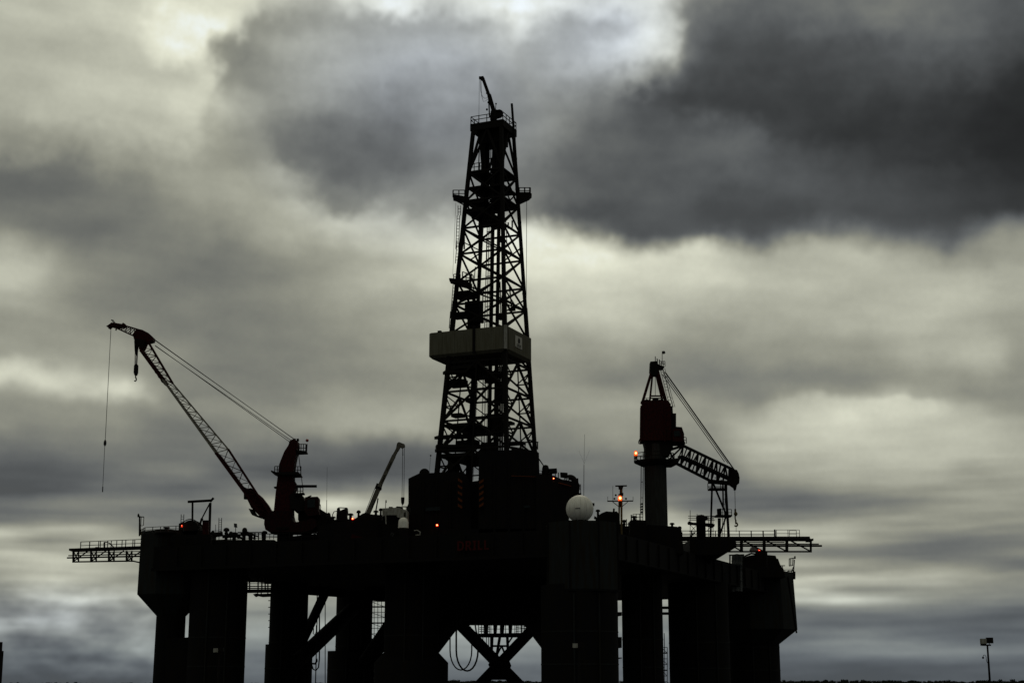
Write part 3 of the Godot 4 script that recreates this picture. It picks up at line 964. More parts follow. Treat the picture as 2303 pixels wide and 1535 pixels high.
	for r in [[1168, 1006, 1181], [1168, 1013, 1181], [1168, 1019, 1181]]:
		bar(d, "hand_rail", st, P(r[0], r[1], 218), P(r[2], r[1], 218), 0.1)
	for x in [1170, 1176, 1181]:
		bar(d, "rail_post", st, P(x, 1000, 218), P(x, 1024, 218), 0.1)
	# slanting mud pipe at left inside
	rod(d, "standpipe", M.galvanised, P(1063, 830, 223), P(1060, 1080, 223), 0.42)
	rod(d, "standpipe", st, P(1079, 480, 223), P(1076, 735, 223), 0.34)
	rod(d, "drilling_line", M.rope, P(1074, 860, 223), P(1064, 1080, 223), 0.06)

func panel(parent: Node3D, called: String, mat: Material, foot: Vector3, wide: float, high: float, front: bool) -> void:
	var o := org(parent)
	var along := ux if front else vx
	var out := -vx if front else -ux
	var r := []
	var f := foot - o
	var up := Vector3(0, high, 0)
	var c := [f - along * wide * 0.5, f + along * wide * 0.5, f + along * wide * 0.5 + up, f - along * wide * 0.5 + up]
	var inner := []
	var outer := []
	for p in c:
		inner.append(p)
		outer.append(p + out * 0.05)
	var st := begin()
	quad(st, outer[0], outer[3], outer[2], outer[1])
	for k in 4:
		var j := (k + 1) % 4
		quad(st, inner[k], outer[k], outer[j], inner[j])
	put(parent, called, done(st), mat)

# ------------------------------------------------------------------ drill floor house
func build_drill_house() -> void:
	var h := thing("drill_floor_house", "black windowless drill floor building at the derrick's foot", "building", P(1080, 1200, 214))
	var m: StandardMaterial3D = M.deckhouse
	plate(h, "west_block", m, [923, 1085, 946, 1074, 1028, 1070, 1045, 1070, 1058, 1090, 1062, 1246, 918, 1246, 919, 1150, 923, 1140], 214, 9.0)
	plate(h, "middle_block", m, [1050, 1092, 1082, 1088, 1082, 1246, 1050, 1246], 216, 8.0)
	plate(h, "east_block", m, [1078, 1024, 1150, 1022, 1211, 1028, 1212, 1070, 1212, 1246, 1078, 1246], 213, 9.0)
	plate(h, "flank_block", m, [1205, 1072, 1245, 1078, 1262, 1086, 1298, 1092, 1302, 1100, 1299, 1122, 1280, 1140, 1272, 1246, 1205, 1246], 212, 8.0)
	plate(h, "roof_house", m, [1150, 1008, 1172, 1012, 1209, 1020, 1211, 1034, 1150, 1030], 216, 4.0)
	plate(h, "deck_bulwark", m, [720, 1185, 800, 1168, 924, 1176, 950, 1192, 1230, 1190, 1400, 1180, 1400, 1245, 720, 1245], 210, 3.0)
	for x in [952, 982, 1012]:
		bar(h, "wall_rib", m, P(x, 1080, 209.4), P(x, 1220, 209.4), 0.25)
	for x in [1112, 1145, 1178]:
		bar(h, "wall_rib", m, P(x, 1032, 208.4), P(x, 1220, 208.4), 0.25)
	# faint striped door jambs on either side of the gap
	for s in [[1028, 1041, 1072, 1144, 1], [1076, 1089, 1074, 1140, -1]]:
		var jamb := plate(h, "striped_jamb", M.deckhouse, [s[0], s[2], s[1], s[2], s[1], s[3], s[0], s[3]], 208.3, 0.3)
		var n := 5
		for k in n:
			var y: float = s[2] + (s[3] - s[2]) * (k + 0.1) / n
			var up: float = 6.0 * s[4]
			plate(jamb, "hazard_stripe", M.orange, [s[0] + 1.5, y + 4 - up * 0.5, s[1] - 1.5, y + 4 + up * 0.5, s[1] - 1.5, y + 10 + up * 0.5, s[0] + 1.5, y + 10 - up * 0.5], 208.1, 0.08)
	plate(h, "cornice", M.orange, [1150, 1069, 1208, 1071, 1208, 1072.5, 1150, 1070.5], 208.2, 0.2)
	plate(h, "cornice", M.orange, [1256, 1084, 1285, 1092, 1285, 1094, 1256, 1086], 207.8, 0.2)
	plate(h, "window", M.teal, [957, 1141, 990, 1139, 990, 1147, 957, 1149], 209.2, 0.15)
	plate(h, "window", M.teal, [1178, 1137, 1192, 1136, 1192, 1141, 1178, 1142], 208.2, 0.15)
	var pts := [P(925, 1084, 211), P(940, 1077, 211)]
	rails(h, M.steel, pts, 0.7, 0.5, 0.08)
	rails(h, M.steel, [P(1212, 1069, 211), P(1226, 1071, 211)], 0.7, 0.45, 0.08)
	var cage := [P(1299, 1110, 210), P(1306, 1110, 210), P(1306, 1110, 211.5), P(1299, 1110, 211.5)]
	rails(h, M.steel, cage, 1.3, 0.5, 0.08, true)
	bar(h, "cage_floor", M.steel, P(1296, 1111, 211), P(1307, 1111, 211), 1.6, 0.15)
	# deck edge pipes with a little shine
	for e in [[1098, 1207], [1116, 1208], [1128, 1208]]:
		hose(h, "pipe_elbow", M.galvanised, [P(e[0] - 4, e[1] + 2, 206), P(e[0], e[1] - 0.5, 206), P(e[0] + 5, e[1] + 2, 206)], 0.18)

	# roof furniture, each a thing
	var f := thing("fan_housing", "round black fan housing on the left roof of the drill house", "ventilator", P(955, 1078, 213))
	var fc := P(955, 1066, 213)
	hose(f, "drum", M.steel, [fc + Vector3(0, 0, 0.5), fc + Vector3(0, 0, -0.5)], 1.42, 20)
	hose(f, "rim", M.steel, [fc + Vector3(0, 0, 0.62), fc + Vector3(0, 0, 0.5)], 1.5, 20)
	bar(f, "pedestal", M.steel, fc - Vector3(0, 1.3, 0), fc - Vector3(0, 0.4, 0), 1.25)
	var v := thing("vent_cowl", "upright round-topped vent cowl on the drill house's right roof", "ventilator", P(1227, 1075, 211))
	lathe(v, "stack", M.steel, P(1227, 1060, 211), [[P(0, 1080, 211).y, 0.46], [P(0, 1054, 211).y, 0.5], [P(0, 1047, 211).y, 0.38], [P(0, 1045, 211).y, 0.12]], 16)
	rod(v, "stay_pipe", M.steel, P(1207, 1024, 213), P(1224, 1049, 211), 0.16)
	var w := thing("exhaust_box", "flat-topped exhaust box beside the round-topped vent cowl", "exhaust", P(1243, 1075, 211))
	plate(w, "box", M.deckhouse, [1234, 1055, 1252, 1054, 1253, 1063, 1236, 1064], 211, 1.4)
	plate(w, "foot", M.deckhouse, [1233, 1064, 1242, 1063, 1242, 1080, 1233, 1080], 211, 0.9)
	for x in [1249, 1256]:
		bar(w, "leg", M.steel, P(x, 1062, 211), P(x, 1080, 211), 0.1)
	var g := thing("gooseneck_duct", "thick curved gooseneck duct at the right end of the drill house roof", "duct", P(1290, 1100, 210))
	var gp := []
	for k in 13:
		var a := PI * 0.62 - PI * 0.66 * k / 12.0
		gp.append(P(1282 + 11 * cos(a), 1084 - 11 * sin(a), 210))
	gp.append(P(1294, 1100, 210))
	gp.append(P(1296, 1124, 210))
	hose(g, "duct", M.steel, gp, 0.8, 12)
	hose(g, "flank_pipe", M.steel, [P(1299, 1075, 209), P(1300, 1095, 209), P(1299, 1125, 209)], 0.22)
	plate(g, "intake", M.deckhouse, [1260, 1063, 1276, 1064, 1277, 1074, 1261, 1072], 210, 1.4)
	for x in [1270, 1276]:
		hose(g, "drain_pipe", M.galvanised, [P(x - 2, 1084, 209), P(x, 1075, 209), P(x + 3, 1075, 209), P(x + 3, 1084, 209)], 0.12)
	# lettering on the deck front
	var t := TextMesh.new()
	var font := SystemFont.new()
	font.font_names = PackedStringArray(["Droid Sans"])
	font.font_weight = 700
	t.font = font
	t.text = "DRILL"
	t.font_size = 32
	t.pixel_size = 0.052
	t.depth = 0.06
	var c := rig(13.6, -3.5, 22.1)
	var sign := put(self, "hull_lettering", t, M.lettering, Transform3D(Basis(-ux, Vector3.UP, -vx), c))
	tag(sign, "dark red block lettering on the black front of the deck", "lettering")

# ------------------------------------------------------------------ left crane
func build_left_crane() -> void:
	var c := thing("lattice_crane", "red pedestal crane with its long lattice boom raised to the left", "crane", P(640, 1225, 213))
	var d := 213.0
	lathe(c, "pedestal", M.steel, P(640, 1215, d), [[23.7, 1.1], [P(0, 1190, d).y, 1.05]], 20)
	lathe(c, "slewing_ring", M.steel, P(640, 1215, d), [[P(0, 1200, d).y, 1.9], [P(0, 1193, d).y, 2.4], [P(0, 1188, d).y, 2.4]], 20)
	plate(c, "machine_deck", M.red_black, [600, 1166, 606, 1160, 617, 1152, 656, 1152, 659, 1166, 664, 1178, 690, 1174, 706, 1168, 714, 1172, 716, 1186, 706, 1194, 690, 1199, 612, 1199, 602, 1194, 599, 1182], d, 4.4)
	plate(c, "tower", M.red, [612, 1186, 618, 1150, 622, 1110, 627, 1070, 630, 1046, 633, 1038, 641, 1018, 650, 1004, 655, 992, 663, 989, 671, 994, 672, 1004, 668, 1022, 664, 1042, 661, 1068, 661, 1080, 665, 1088, 668, 1092, 664, 1104, 659, 1112, 660, 1186], d, 2.2)
	plate(c, "winch_house", M.steel, [654, 1114, 670, 1110, 682, 1116, 688, 1128, 688, 1150, 666, 1152, 664, 1146, 656, 1146], d, 2.6)
	plate(c, "winch_house", M.steel, [672, 1136, 690, 1130, 722, 1146, 738, 1156, 744, 1162, 742, 1174, 730, 1180, 720, 1192, 700, 1196, 680, 1186, 672, 1170], d + 0.6, 2.0)
	for b in [[700, 1176, 716, 1206, 0.2], [718, 1184, 704, 1206, 0.16], [708, 1190, 726, 1200, 0.14], [742, 1160, 746, 1176, 0.2], [686, 1120, 700, 1114, 0.16]]:
		bar(c, "frame_strut", M.steel, P(b[0], b[1], d - 1), P(b[2], b[3], d - 1), b[4])
	var cab := plate(c, "operator_cab", M.red_black, [688, 1119, 716, 1118, 718, 1122, 717, 1146, 720, 1158, 694, 1162, 686, 1150], d - 1.4, 1.9)
	hose(cab, "grab_rail", M.steel, [P(717, 1133, d - 1.5), P(720, 1134, d - 1.5), P(721, 1140, d - 1.5), P(720, 1152, d - 1.5)], 0.1)
	plate(cab, "cab_window", M.teal, [691, 1123, 708, 1122, 708, 1140, 691, 1141], d - 2.4, 0.1)
	bar(c, "rear_arm", M.steel, P(652, 1093, d), P(712, 1093, d), 0.34)
	plate(c, "bracket", M.steel, [661, 1078, 668, 1090, 662, 1106], d, 0.6)
	plate(c, "bracket", M.steel, [616, 1095, 626, 1093, 626, 1099, 617, 1098], d, 0.8)
	# platforms round the tower
	var p1 := plate(c, "service_platform", M.steel, [614, 1061, 626, 1065, 674, 1064, 677, 1070, 626, 1071, 613, 1064], d, 3.6)
	rails(p1, M.steel, [P(617, 1064, d - 1.7), P(629, 1064, d - 1.7)], 1.0, 0.35, 0.09)
	rails(p1, M.steel, [P(662, 1066, d - 1.7), P(676, 1066, d - 1.7), P(676, 1066, d + 1.7)], 1.1, 0.35, 0.09)
	var p2 := plate(c, "service_platform", M.steel, [666, 1014, 690, 1016, 690, 1019, 668, 1020], d, 2.2)
	rails(p2, M.steel, [P(671, 1017, d - 1), P(687, 1017, d - 1)], 1.2, 0.32, 0.09)
	bar(p2, "mast", M.steel, P(689, 1018, d), P(690, 998, d), 0.12)
	ball(p2, "beacon", M.beacon_red, P(690.5, 990, d), 0.22)
	rails(p2, M.steel, [P(650, 1008, d - 1), P(655, 1006, d - 1)], 1.0, 0.3, 0.09)
	for x in [663, 670]:
		bar(c, "sheave_lug", M.steel, P(x, 992, d), P(x - 1, 986, d), 0.25)
	rod(c, "backstay", M.rope, P(671, 1020, d), P(680, 1092, d), 0.1)
	var p3 := bar(c, "cab_step", M.steel, P(664, 1112, d - 1), P(684, 1110, d - 1), 1.4, 0.2)
	for x in [669, 675, 681]:
		bar(c, "rail_post", M.steel, P(x, 1112, d - 1.6), P(x, 1096, d - 1.6), 0.09)
	for y in [1096, 1104]:
		bar(c, "hand_rail", M.steel, P(664, y, d - 1.6), P(682, y, d - 1.6), 0.08)
	# boom: two lattice sides, pale in the middle, red at both ends
	var lo_a := [[610, 1160], [513, 1010], [388, 862], [333, 769]]    # upper chord, foot to head
	var lo_b := [[588, 1160], [484, 1018], [364, 852], [313, 782]]    # lower chord
	var mats := [M.red, M.boom_pale, M.red]
	for side in [-0.95, 0.95]:
		for s in 3:
			var n := 9 if s == 1 else 6
			lattice(c, mats[s], P(lo_a[s][0], lo_a[s][1], d + side), P(lo_a[s + 1][0], lo_a[s + 1][1], d + side), P(lo_b[s][0], lo_b[s][1], d + side), P(lo_b[s + 1][0], lo_b[s + 1][1], d + side), n, 0.3 if s != 1 else 0.21, 0.1, true, true)
	for side in [-0.95, 0.95]:
		for s in 3:
			var n := 9 if s == 1 else 6
			lattice(c, mats[s], P(lo_b[s][0], lo_b[s][1], d + side), P(lo_b[s + 1][0], lo_b[s + 1][1], d + side), P(lo_a[s][0], lo_a[s][1], d + side), P(lo_a[s + 1][0], lo_a[s + 1][1], d + side), n, 0.1, 0.065, false, false)
	for s in 3:
		var n := 9 if s == 1 else 6
		for k in n:
			var t := (k + 0.5) / n
			var e: Array = lo_a[s]
			var g: Array = lo_a[s + 1]
			bar(c, "cross_bar", mats[s], P(lerpf(e[0], g[0], t), lerpf(e[1], g[1], t), d - 0.95), P(lerpf(e[0], g[0], t), lerpf(e[1], g[1], t), d + 0.95), 0.09)
			e = lo_b[s]
			g = lo_b[s + 1]
			bar(c, "cross_bar", mats[s], P(lerpf(e[0], g[0], t), lerpf(e[1], g[1], t), d - 0.95), P(lerpf(e[0], g[0], t), lerpf(e[1], g[1], t), d + 0.95), 0.09)
	# walkway plates along the underside of the boom
	for w in [[312, 786, 368, 862, 0.5], [368, 862, 488, 1024, 0.24], [488, 1024, 566, 1132, 0.42]]:
		bar(c, "boom_walkway", M.red if w[0] != 368 else M.boom_grey, P(w[0] + 6, w[1] + 2, d), P(w[2] + 6, w[3] + 2, d), 1.4, w[4])
	for k in 5:
		plate(c, "rope_guard", M.red, [330 + k * 7, 808 + k * 10, 336 + k * 7, 806 + k * 10, 341 + k * 7, 818 + k * 10, 336 + k * 7, 820 + k * 10], d, 0.9)
	plate(c, "boom_foot", M.red, [540, 1088, 556, 1100, 566, 1098, 590, 1118, 604, 1136, 612, 1150, 604, 1170, 590, 1166, 566, 1142], d, 1.3)
	lathe(c, "boom_winch", M.steel, P(558, 1110, d), [[P(0, 1122, d).y, 0.62], [P(0, 1104, d).y, 0.66], [P(0, 1100, d).y, 0.4]], 14)
	hose(c, "buffer_hose", M.rubber, [P(563, 1146, d - 1), P(568, 1156, d - 1), P(578, 1160, d - 1), P(590, 1164, d - 1)], 0.3)
	plate(c, "buffer", M.steel, [560, 1144, 570, 1146, 578, 1158, 566, 1156], d, 1.2)
	# boom head and fly jib
	plate(c, "boom_head", M.red, [301, 754, 312, 742, 322, 744, 336, 751, 346, 760, 345, 768, 338, 770, 328, 772, 316, 778, 304, 766], d, 1.7)
	plate(c, "boom_head", M.steel, [311, 740, 318, 744, 322, 744, 319, 750], d, 0.8)
	plate(c, "head_cheek", M.steel, [304, 764, 330, 768, 322, 786, 310, 780], d, 2.1)
	for side in [-0.6, 0.6]:
		bar(c, "jib_chord", M.red, P(314, 742, d + side), P(280, 732, d + side), 0.2)
		bar(c, "jib_chord", M.red, P(304, 757, d + side), P(258, 736, d + side), 0.17)
		bar(c, "jib_chord", M.red, P(280, 732, d + side), P(254, 728, d + side), 0.2)
		for k in 7:
			var t := k / 7.0
			var u := (k + 1) / 7.0
			var a := P(lerpf(306, 276, t), lerpf(741, 733, t), d + side)
			var b := P(lerpf(302, 266, u), lerpf(756, 740, u), d + side)
			bar(c, "jib_bar", M.red, a, b, 0.1)
			if k % 2 == 0:
				bar(c, "jib_bar", M.red, P(lerpf(302, 266, t), lerpf(756, 740, t), d + side), P(lerpf(306, 276, u), lerpf(741, 733, u), d + side), 0.09)
	plate(c, "jib_head", M.red, [248, 731, 252, 727, 262, 728, 280, 731, 282, 735, 262, 737, 252, 735], d, 1.3)
	plate(c, "jib_lug", M.red, [239, 734, 248, 728, 251, 731, 244, 736], d, 0.5)
	plate(c, "jib_lug", M.red, [243, 738, 250, 733, 254, 734, 247, 740], d, 0.5)
	plate(c, "jib_lug", M.red, [273, 731, 277, 726, 282, 729, 283, 733], d, 0.6)
	for e in [[249.5, 719, 257, 727], [254, 720, 259, 727], [249.5, 719, 254, 720]]:
		bar(c, "jib_frame", M.steel, P(e[0], e[1], d), P(e[2], e[3], d), 0.1)
	bar(c, "jib_lug", M.steel, P(261, 737, d), P(260, 743, d), 0.14)
	# luffing ropes
	for r in [[344, 761, 665, 990, -0.5], [349, 778, 657, 992, -0.4], [348, 776, 655, 996, 0.4], [345, 763, 663, 988, 0.5]]:
		rod(c, "luffing_rope", M.rope, P(r[0], r[1], d + r[4]), P(r[2], r[3], d + r[4]), 0.085)
	# things that hang from it
	var w := thing("whip_line", "long thin whip line hanging plumb from the red crane's jib tip", "rope", P(249, 738, d))
	rod(w, "rope", M.rope, P(249, 736, d), P(236, 990, d), 0.075)
	lathe(w, "overhaul_ball", M.rope, P(235.5, 996, d), [[P(0, 1003, d).y, 0.06], [P(0, 999, d).y, 0.2], [P(0, 993, d).y, 0.2], [P(0, 988, d).y, 0.05]], 12)
	rod(w, "rope", M.rope, P(235, 1000, d), P(230.5, 1094, d), 0.065)
	rod(w, "hook", M.rope, P(230.5, 1094, d), P(230, 1106, d), 0.14)
	var k := thing("hook_block", "long dark hook block hanging under the red crane's boom head", "hook block", P(305, 856, d))
	for x in [303.5, 306, 308.5, 310]:
		rod(k, "rope", M.rope, P(x, 776, d), P(304.5 + (x - 306) * 0.7, 820, d), 0.09)
	plate(k, "fairlead", M.steel, [302, 766, 311, 768, 309, 790, 306, 800, 303, 790], d, 0.5)
	plate(k, "cheek", M.steel, [301.5, 822, 304, 819, 308.5, 819, 310, 822, 309.5, 838, 307, 844, 302.5, 844, 300.5, 838], d, 0.45)
	rod(k, "shank", M.steel, P(304.5, 843, d), P(304.3, 849, d), 0.18)
	hose(k, "hook", M.steel, [P(304.3, 848, d), P(305.8, 851, d), P(305.6, 855, d), P(303.6, 857, d), P(301.6, 855.5, d)], 0.2)

# ------------------------------------------------------------------ right crane
func build_right_crane() -> void:
	var d := 221.0
	var c := thing("pedestal_crane", "dark red crane on a tall grey column, its boom lowered to the right", "crane", P(1476, 1215, d))
	lathe(c, "column", M.column_grey, P(1476, 1150, d), [[23.6, 1.68], [P(0, 1045, d).y, 1.64], [P(0, 1000, d).y, 1.62]], 24)
	lathe(c, "column_flange", M.steel, P(1476, 1150, d), [[P(0, 1201, d).y, 1.9], [P(0, 1197, d).y, 1.9]], 24)
	# ring platform
	var ring_p := lathe(c, "ring_platform", M.steel, P(1472, 1040, d), [[P(0, 1048, d).y, 1.9], [P(0, 1040, d).y, 3.0], [P(0, 1037, d).y, 3.05]], 20)
	plate(c, "ring_platform", M.steel, [1495, 1036, 1530, 1032, 1524, 1042, 1512, 1048, 1495, 1048], d, 3.0)
	var ro := []
	var rc := P(1472, 1038, d)
	for k in 14:
		var a := TAU * k / 14
		ro.append(rc + Vector3(cos(a), 0, sin(a)) * 2.95)
	rails(ring_p, M.steel, ro, 1.1, 1.3, 0.09, true)
	# machinery house
	plate(c, "slew_base", M.steel, [1446, 990, 1506, 990, 1512, 1008, 1504, 1026, 1450, 1026, 1450, 1006], d, 3.0)
	plate(c, "machinery_house", M.red, [1442, 912, 1446, 906, 1500, 905, 1506, 914, 1508, 994, 1441, 994], d, 3.8)
	for x in [1442.5, 1496]:
		bar(c, "house_edge", M.red, P(x, 912, d - 1.95), P(x, 992, d - 1.95), 0.22)
	plate(c, "winch_deck", M.steel, [1500, 915, 1511, 916, 1512, 932, 1519, 932, 1519, 962, 1532, 963, 1537, 978, 1537, 992, 1540, 1000, 1500, 1000], d, 2.4)
	var cab := plate(c, "operator_cab", M.red, [1512, 966, 1530, 964, 1536, 980, 1536, 994, 1512, 994], d - 1.8, 1.8)
	plate(cab, "cab_window", M.teal, [1516, 969, 1528, 968, 1532, 980, 1516, 981], d - 2.75, 0.1)
	rails(c, M.steel, [P(1538, 996, d - 1), P(1544, 997, d - 1)], 0.9, 0.3, 0.09)
	hose(c, "drain_loop", M.rubber, [P(1441, 984, d), P(1437, 992, d), P(1437, 997, d), P(1441, 998, d), P(1446, 992, d)], 0.18)
	# A-frame mast
	for s in [-1.2, 1.2]:
		rod(c, "mast_leg", M.red, P(1444, 908, d + s), P(1465, 838, d + s * 0.4), 0.42)
		rod(c, "mast_leg", M.red, P(1461, 908, d + s), P(1468, 838, d + s * 0.4), 0.3)
		rod(c, "mast_leg", M.red, P(1492, 908, d + s), P(1475, 838, d + s * 0.4), 0.34)
		rod(c, "mast_leg", M.red, P(1501, 915, d + s), P(1478, 830, d + s * 0.4), 0.5)
		bar(c, "mast_tie", M.red, P(1462, 890, d + s), P(1497, 890, d + s), 0.2)
	bar(c, "mast_tie", M.red, P(1462, 895, d - 1.3), P(1497, 895, d - 1.3), 0.16)
	rod(c, "mast_rope", M.rope, P(1474, 845, d), P(1474, 890, d), 0.07)
	plate(c, "mast_head", M.steel, [1462, 815, 1476, 814, 1478, 822, 1480, 838, 1476, 845, 1464, 845, 1461, 836], d, 1.6)
	plate(c, "mast_sheaves", M.steel, [1476, 818, 1484, 822, 1494, 826, 1491, 831, 1480, 831], d, 1.2)
	for r in [[1448, 902], [1455, 900], [1468, 902], [1474, 897], [1486, 900]]:
		lathe(c, "winch_drum", M.steel, P(r[0], r[1], d), [[P(0, 908, d).y, 0.5], [P(0, r[1], d).y, 0.45], [P(0, r[1] - 2, d).y, 0.2]], 10)
	rails(c, M.steel, [P(1446, 907, d - 1.8), P(1490, 907, d - 1.8)], 0.8, 0.6, 0.07)
	var top := thing("mast_top_instruments", "whip aerials, small flag-shaped vane and railing on top of the right crane's mast", "antenna", P(1480, 815, d))
	for a in [[1474, 801, 1474, 815, 0.12], [1478, 806, 1479, 818, 0.16], [1483, 808, 1484, 818, 0.16], [1489.5, 790, 1489.5, 818, 0.09]]:
		rod(top, "aerial", M.steel, P(a[0], a[1], d), P(a[2], a[3], d), a[4])
	plate(top, "vane", M.galvanised, [1490, 789, 1495, 789, 1497, 793, 1494, 796, 1490, 795], d, 0.12)
	rails(top, M.steel, [P(1484, 824, d - 0.6), P(1496, 824, d - 0.6)], 0.8, 0.3, 0.08)
	# caged ladder down the mast
	for l in [[1488, 828, 1494, 850], [1494, 850, 1502, 884], [1502, 884, 1511, 915]]:
		ladder(c, M.galvanised, P(l[2], l[3], d - 1.3), P(l[0], l[1], d - 1.3), Vector3.RIGHT, 0.45, 0.45, 0.07)
		ladder(c, M.galvanised, P(l[2] + 5, l[3], d - 1.9), P(l[0] + 5, l[1], d - 1.9), Vector3.RIGHT, 0.3, 0.6, 0.06)
	# boom, swung out towards the back right
	var d1 := 228.0
	for s in [-1.1, 1.1]:
		var a0 := P(1537, 1002, d + s)
		var a1 := P(1650, 1056, d1 + s * 0.8)
		var b0 := P(1522, 1042, d + s)
		var b1 := P(1600, 1082, d1 + s * 0.8)
		lattice(c, M.steel, a0, P(1612, 1038, d1 + s * 0.9), b0, b1, 9, 0.34, 0.18, true, true)
		lattice(c, M.steel, P(1612, 1038, d1 + s * 0.9), a1, b1, P(1652, 1090, d1 + s * 0.8), 4, 0.38, 0.22, true, true)
		bar(c, "chord", M.steel, P(1504, 1012, d + s), a0, 0.34)
		bar(c, "chord", M.steel, P(1504, 1034, d + s), b0, 0.34)
		bar(c, "lattice_bar", M.steel, P(1504, 1012, d + s), b0, 0.25)
		bar(c, "lattice_bar", M.steel, P(1504, 1034, d + s), a0, 0.25)
	for k in 10:
		var t := k / 9.0
		bar(c, "cross_bar", M.steel, P(lerpf(1537, 1650, t), lerpf(1002, 1056, t), lerpf(d, d1, t) - 1.1), P(lerpf(1537, 1650, t), lerpf(1002, 1056, t), lerpf(d, d1, t) + 1.1), 0.16)
		bar(c, "cross_bar", M.steel, P(lerpf(1522, 1652, t), lerpf(1042, 1090, t), lerpf(d, d1, t) - 1.1), P(lerpf(1522, 1652, t), lerpf(1042, 1090, t), lerpf(d, d1, t) + 1.1), 0.16)
	bar(c, "boom_walkway", M.steel, P(1530, 1026, d), P(1640, 1076, d1), 1.0, 0.3)
	plate(c, "boom_head", M.steel, [1640, 1058, 1648, 1056, 1656, 1058, 1660, 1066, 1662, 1076, 1661, 1088, 1658, 1089, 1651, 1096, 1640, 1088], d1, 1.8)
	plate(c, "nose_sheave", M.steel, [1648, 1088, 1658, 1088, 1655, 1102, 1651, 1102], d1, 0.6)
	for r in [[1490, 842, 1630, 1038, -0.6], [1492, 838, 1638, 1042, -0.3], [1495, 836, 1648, 1052, 0.3], [1498, 838, 1654, 1058, 0.6]]:
		rod(c, "luffing_rope", M.galvanised, P(r[0], r[1], d + r[4]), P(r[2], r[3], d1 + r[4]), 0.11)
	# ladder on the column
	ladder(c, M.steel, P(1443.5, 1190, d - 1), P(1444.5, 1048, d - 1), Vector3.RIGHT, 0.3, 2.2, 0.1)
	for y in [1132, 1138, 1144, 1150]:
		plate(c, "ladder_hoop", M.galvanised, [1440, y, 1446, y - 1, 1446, y + 2, 1440, y + 3], d - 1, 0.5)
	var hk := thing("crane_hook", "chain and hook hanging from the right crane's boom tip", "hook", P(1654, 1190, d1))
	rod(hk, "rope", M.galvanised, P(1653, 1100, d1), P(1654, 1145, d1), 0.08)
	for s in [[1654, 1144, 1654, 1152, 0.28], [1653.5, 1158, 1654, 1168, 0.2], [1655, 1168, 1655.5, 1178, 0.24]]:
		rod(hk, "link", M.yellow_steel, P(s[0], s[1], d1), P(s[2], s[3], d1), s[4])
	lathe(hk, "swivel", M.yellow_steel, P(1655, 1155, d1), [[P(0, 1160, d1).y, 0.12], [P(0, 1156, d1).y, 0.3], [P(0, 1153, d1).y, 0.26], [P(0, 1150, d1).y, 0.1]], 10)
	var hp := []
	for k in 9:
		var a := -0.4 + 4.6 * k / 8.0
		hp.append(P(1655.5 + 3.6 * sin(a), 1179 - 3.8 * cos(a), d1))
	hose(hk, "hook", M.yellow_steel, hp, 0.24)
	rod(hk, "tag_line", M.rope, P(1656, 1183, d1), P(1656, 1196, d1), 0.06)
	# boom rest
	var r := thing("boom_rest", "black braced steel trestle with platforms carrying the lowered crane boom", "trestle", P(1620, 1217, 228.5))
	var e := 228.5
	for s in [-0.8, 0.8]:
		bar(r, "leg", M.steel, P(1602, 1085, e + s), P(1598, 1219, e + s), 0.24)
		bar(r, "leg", M.steel, P(1632, 1085, e + s), P(1640, 1219, e + s), 0.32)
		bar(r, "brace", M.steel, P(1605, 1088, e + s), P(1634, 1158, e + s), 0.26)
		bar(r, "brace", M.steel, P(1634, 1158, e + s), P(1614, 1218, e + s), 0.24)
	bar(r, "leg", M.steel, P(1626, 1085, e), P(1627, 1140, e), 0.2)
	bar(r, "crossbeam", M.steel, P(1594, 1082, e), P(1638, 1086, e), 2.0, 0.4)
	var pf := block(r, "platform", M.steel, P(1614, 1101.5, e), Vector3(2.7, 0.16, 2.2), false)
	rails(pf, M.steel, [P(1592.5, 1101, e - 1), P(1635.5, 1101, e - 1)], 0.95, 0.9, 0.09)
	rails(pf, M.steel, [P(1592.5, 1101, e + 1), P(1635.5, 1101, e + 1)], 0.95, 0.9, 0.09)
	bar(pf, "hand_rail", M.steel, P(1592.5, 1096, e - 1), P(1635, 1096, e - 1), 0.08)
	var pl := block(r, "platform", M.steel, P(1627, 1162, e), Vector3(2.4, 0.22, 2.2), false)
	rails(pl, M.steel, [P(1614, 1160, e - 1), P(1646, 1160, e - 1)], 1.0, 0.5, 0.09)
	bar(r, "crossbeam", M.steel, P(1600, 1161, e), P(1618, 1161, e), 0.2)
	plate(r, "cable_box", M.steel, [1613, 1144, 1622, 1143, 1623, 1160, 1614, 1160], e - 0.6, 0.6)
	rod(r, "conduit", M.teal, P(1618, 1165, e), P(1618, 1219, e), 0.5)
	ladder(r, M.steel, P(1627, 1210, e - 0.6), P(1629, 1090, e - 0.6), Vector3.RIGHT, 0.35, 0.7, 0.07)

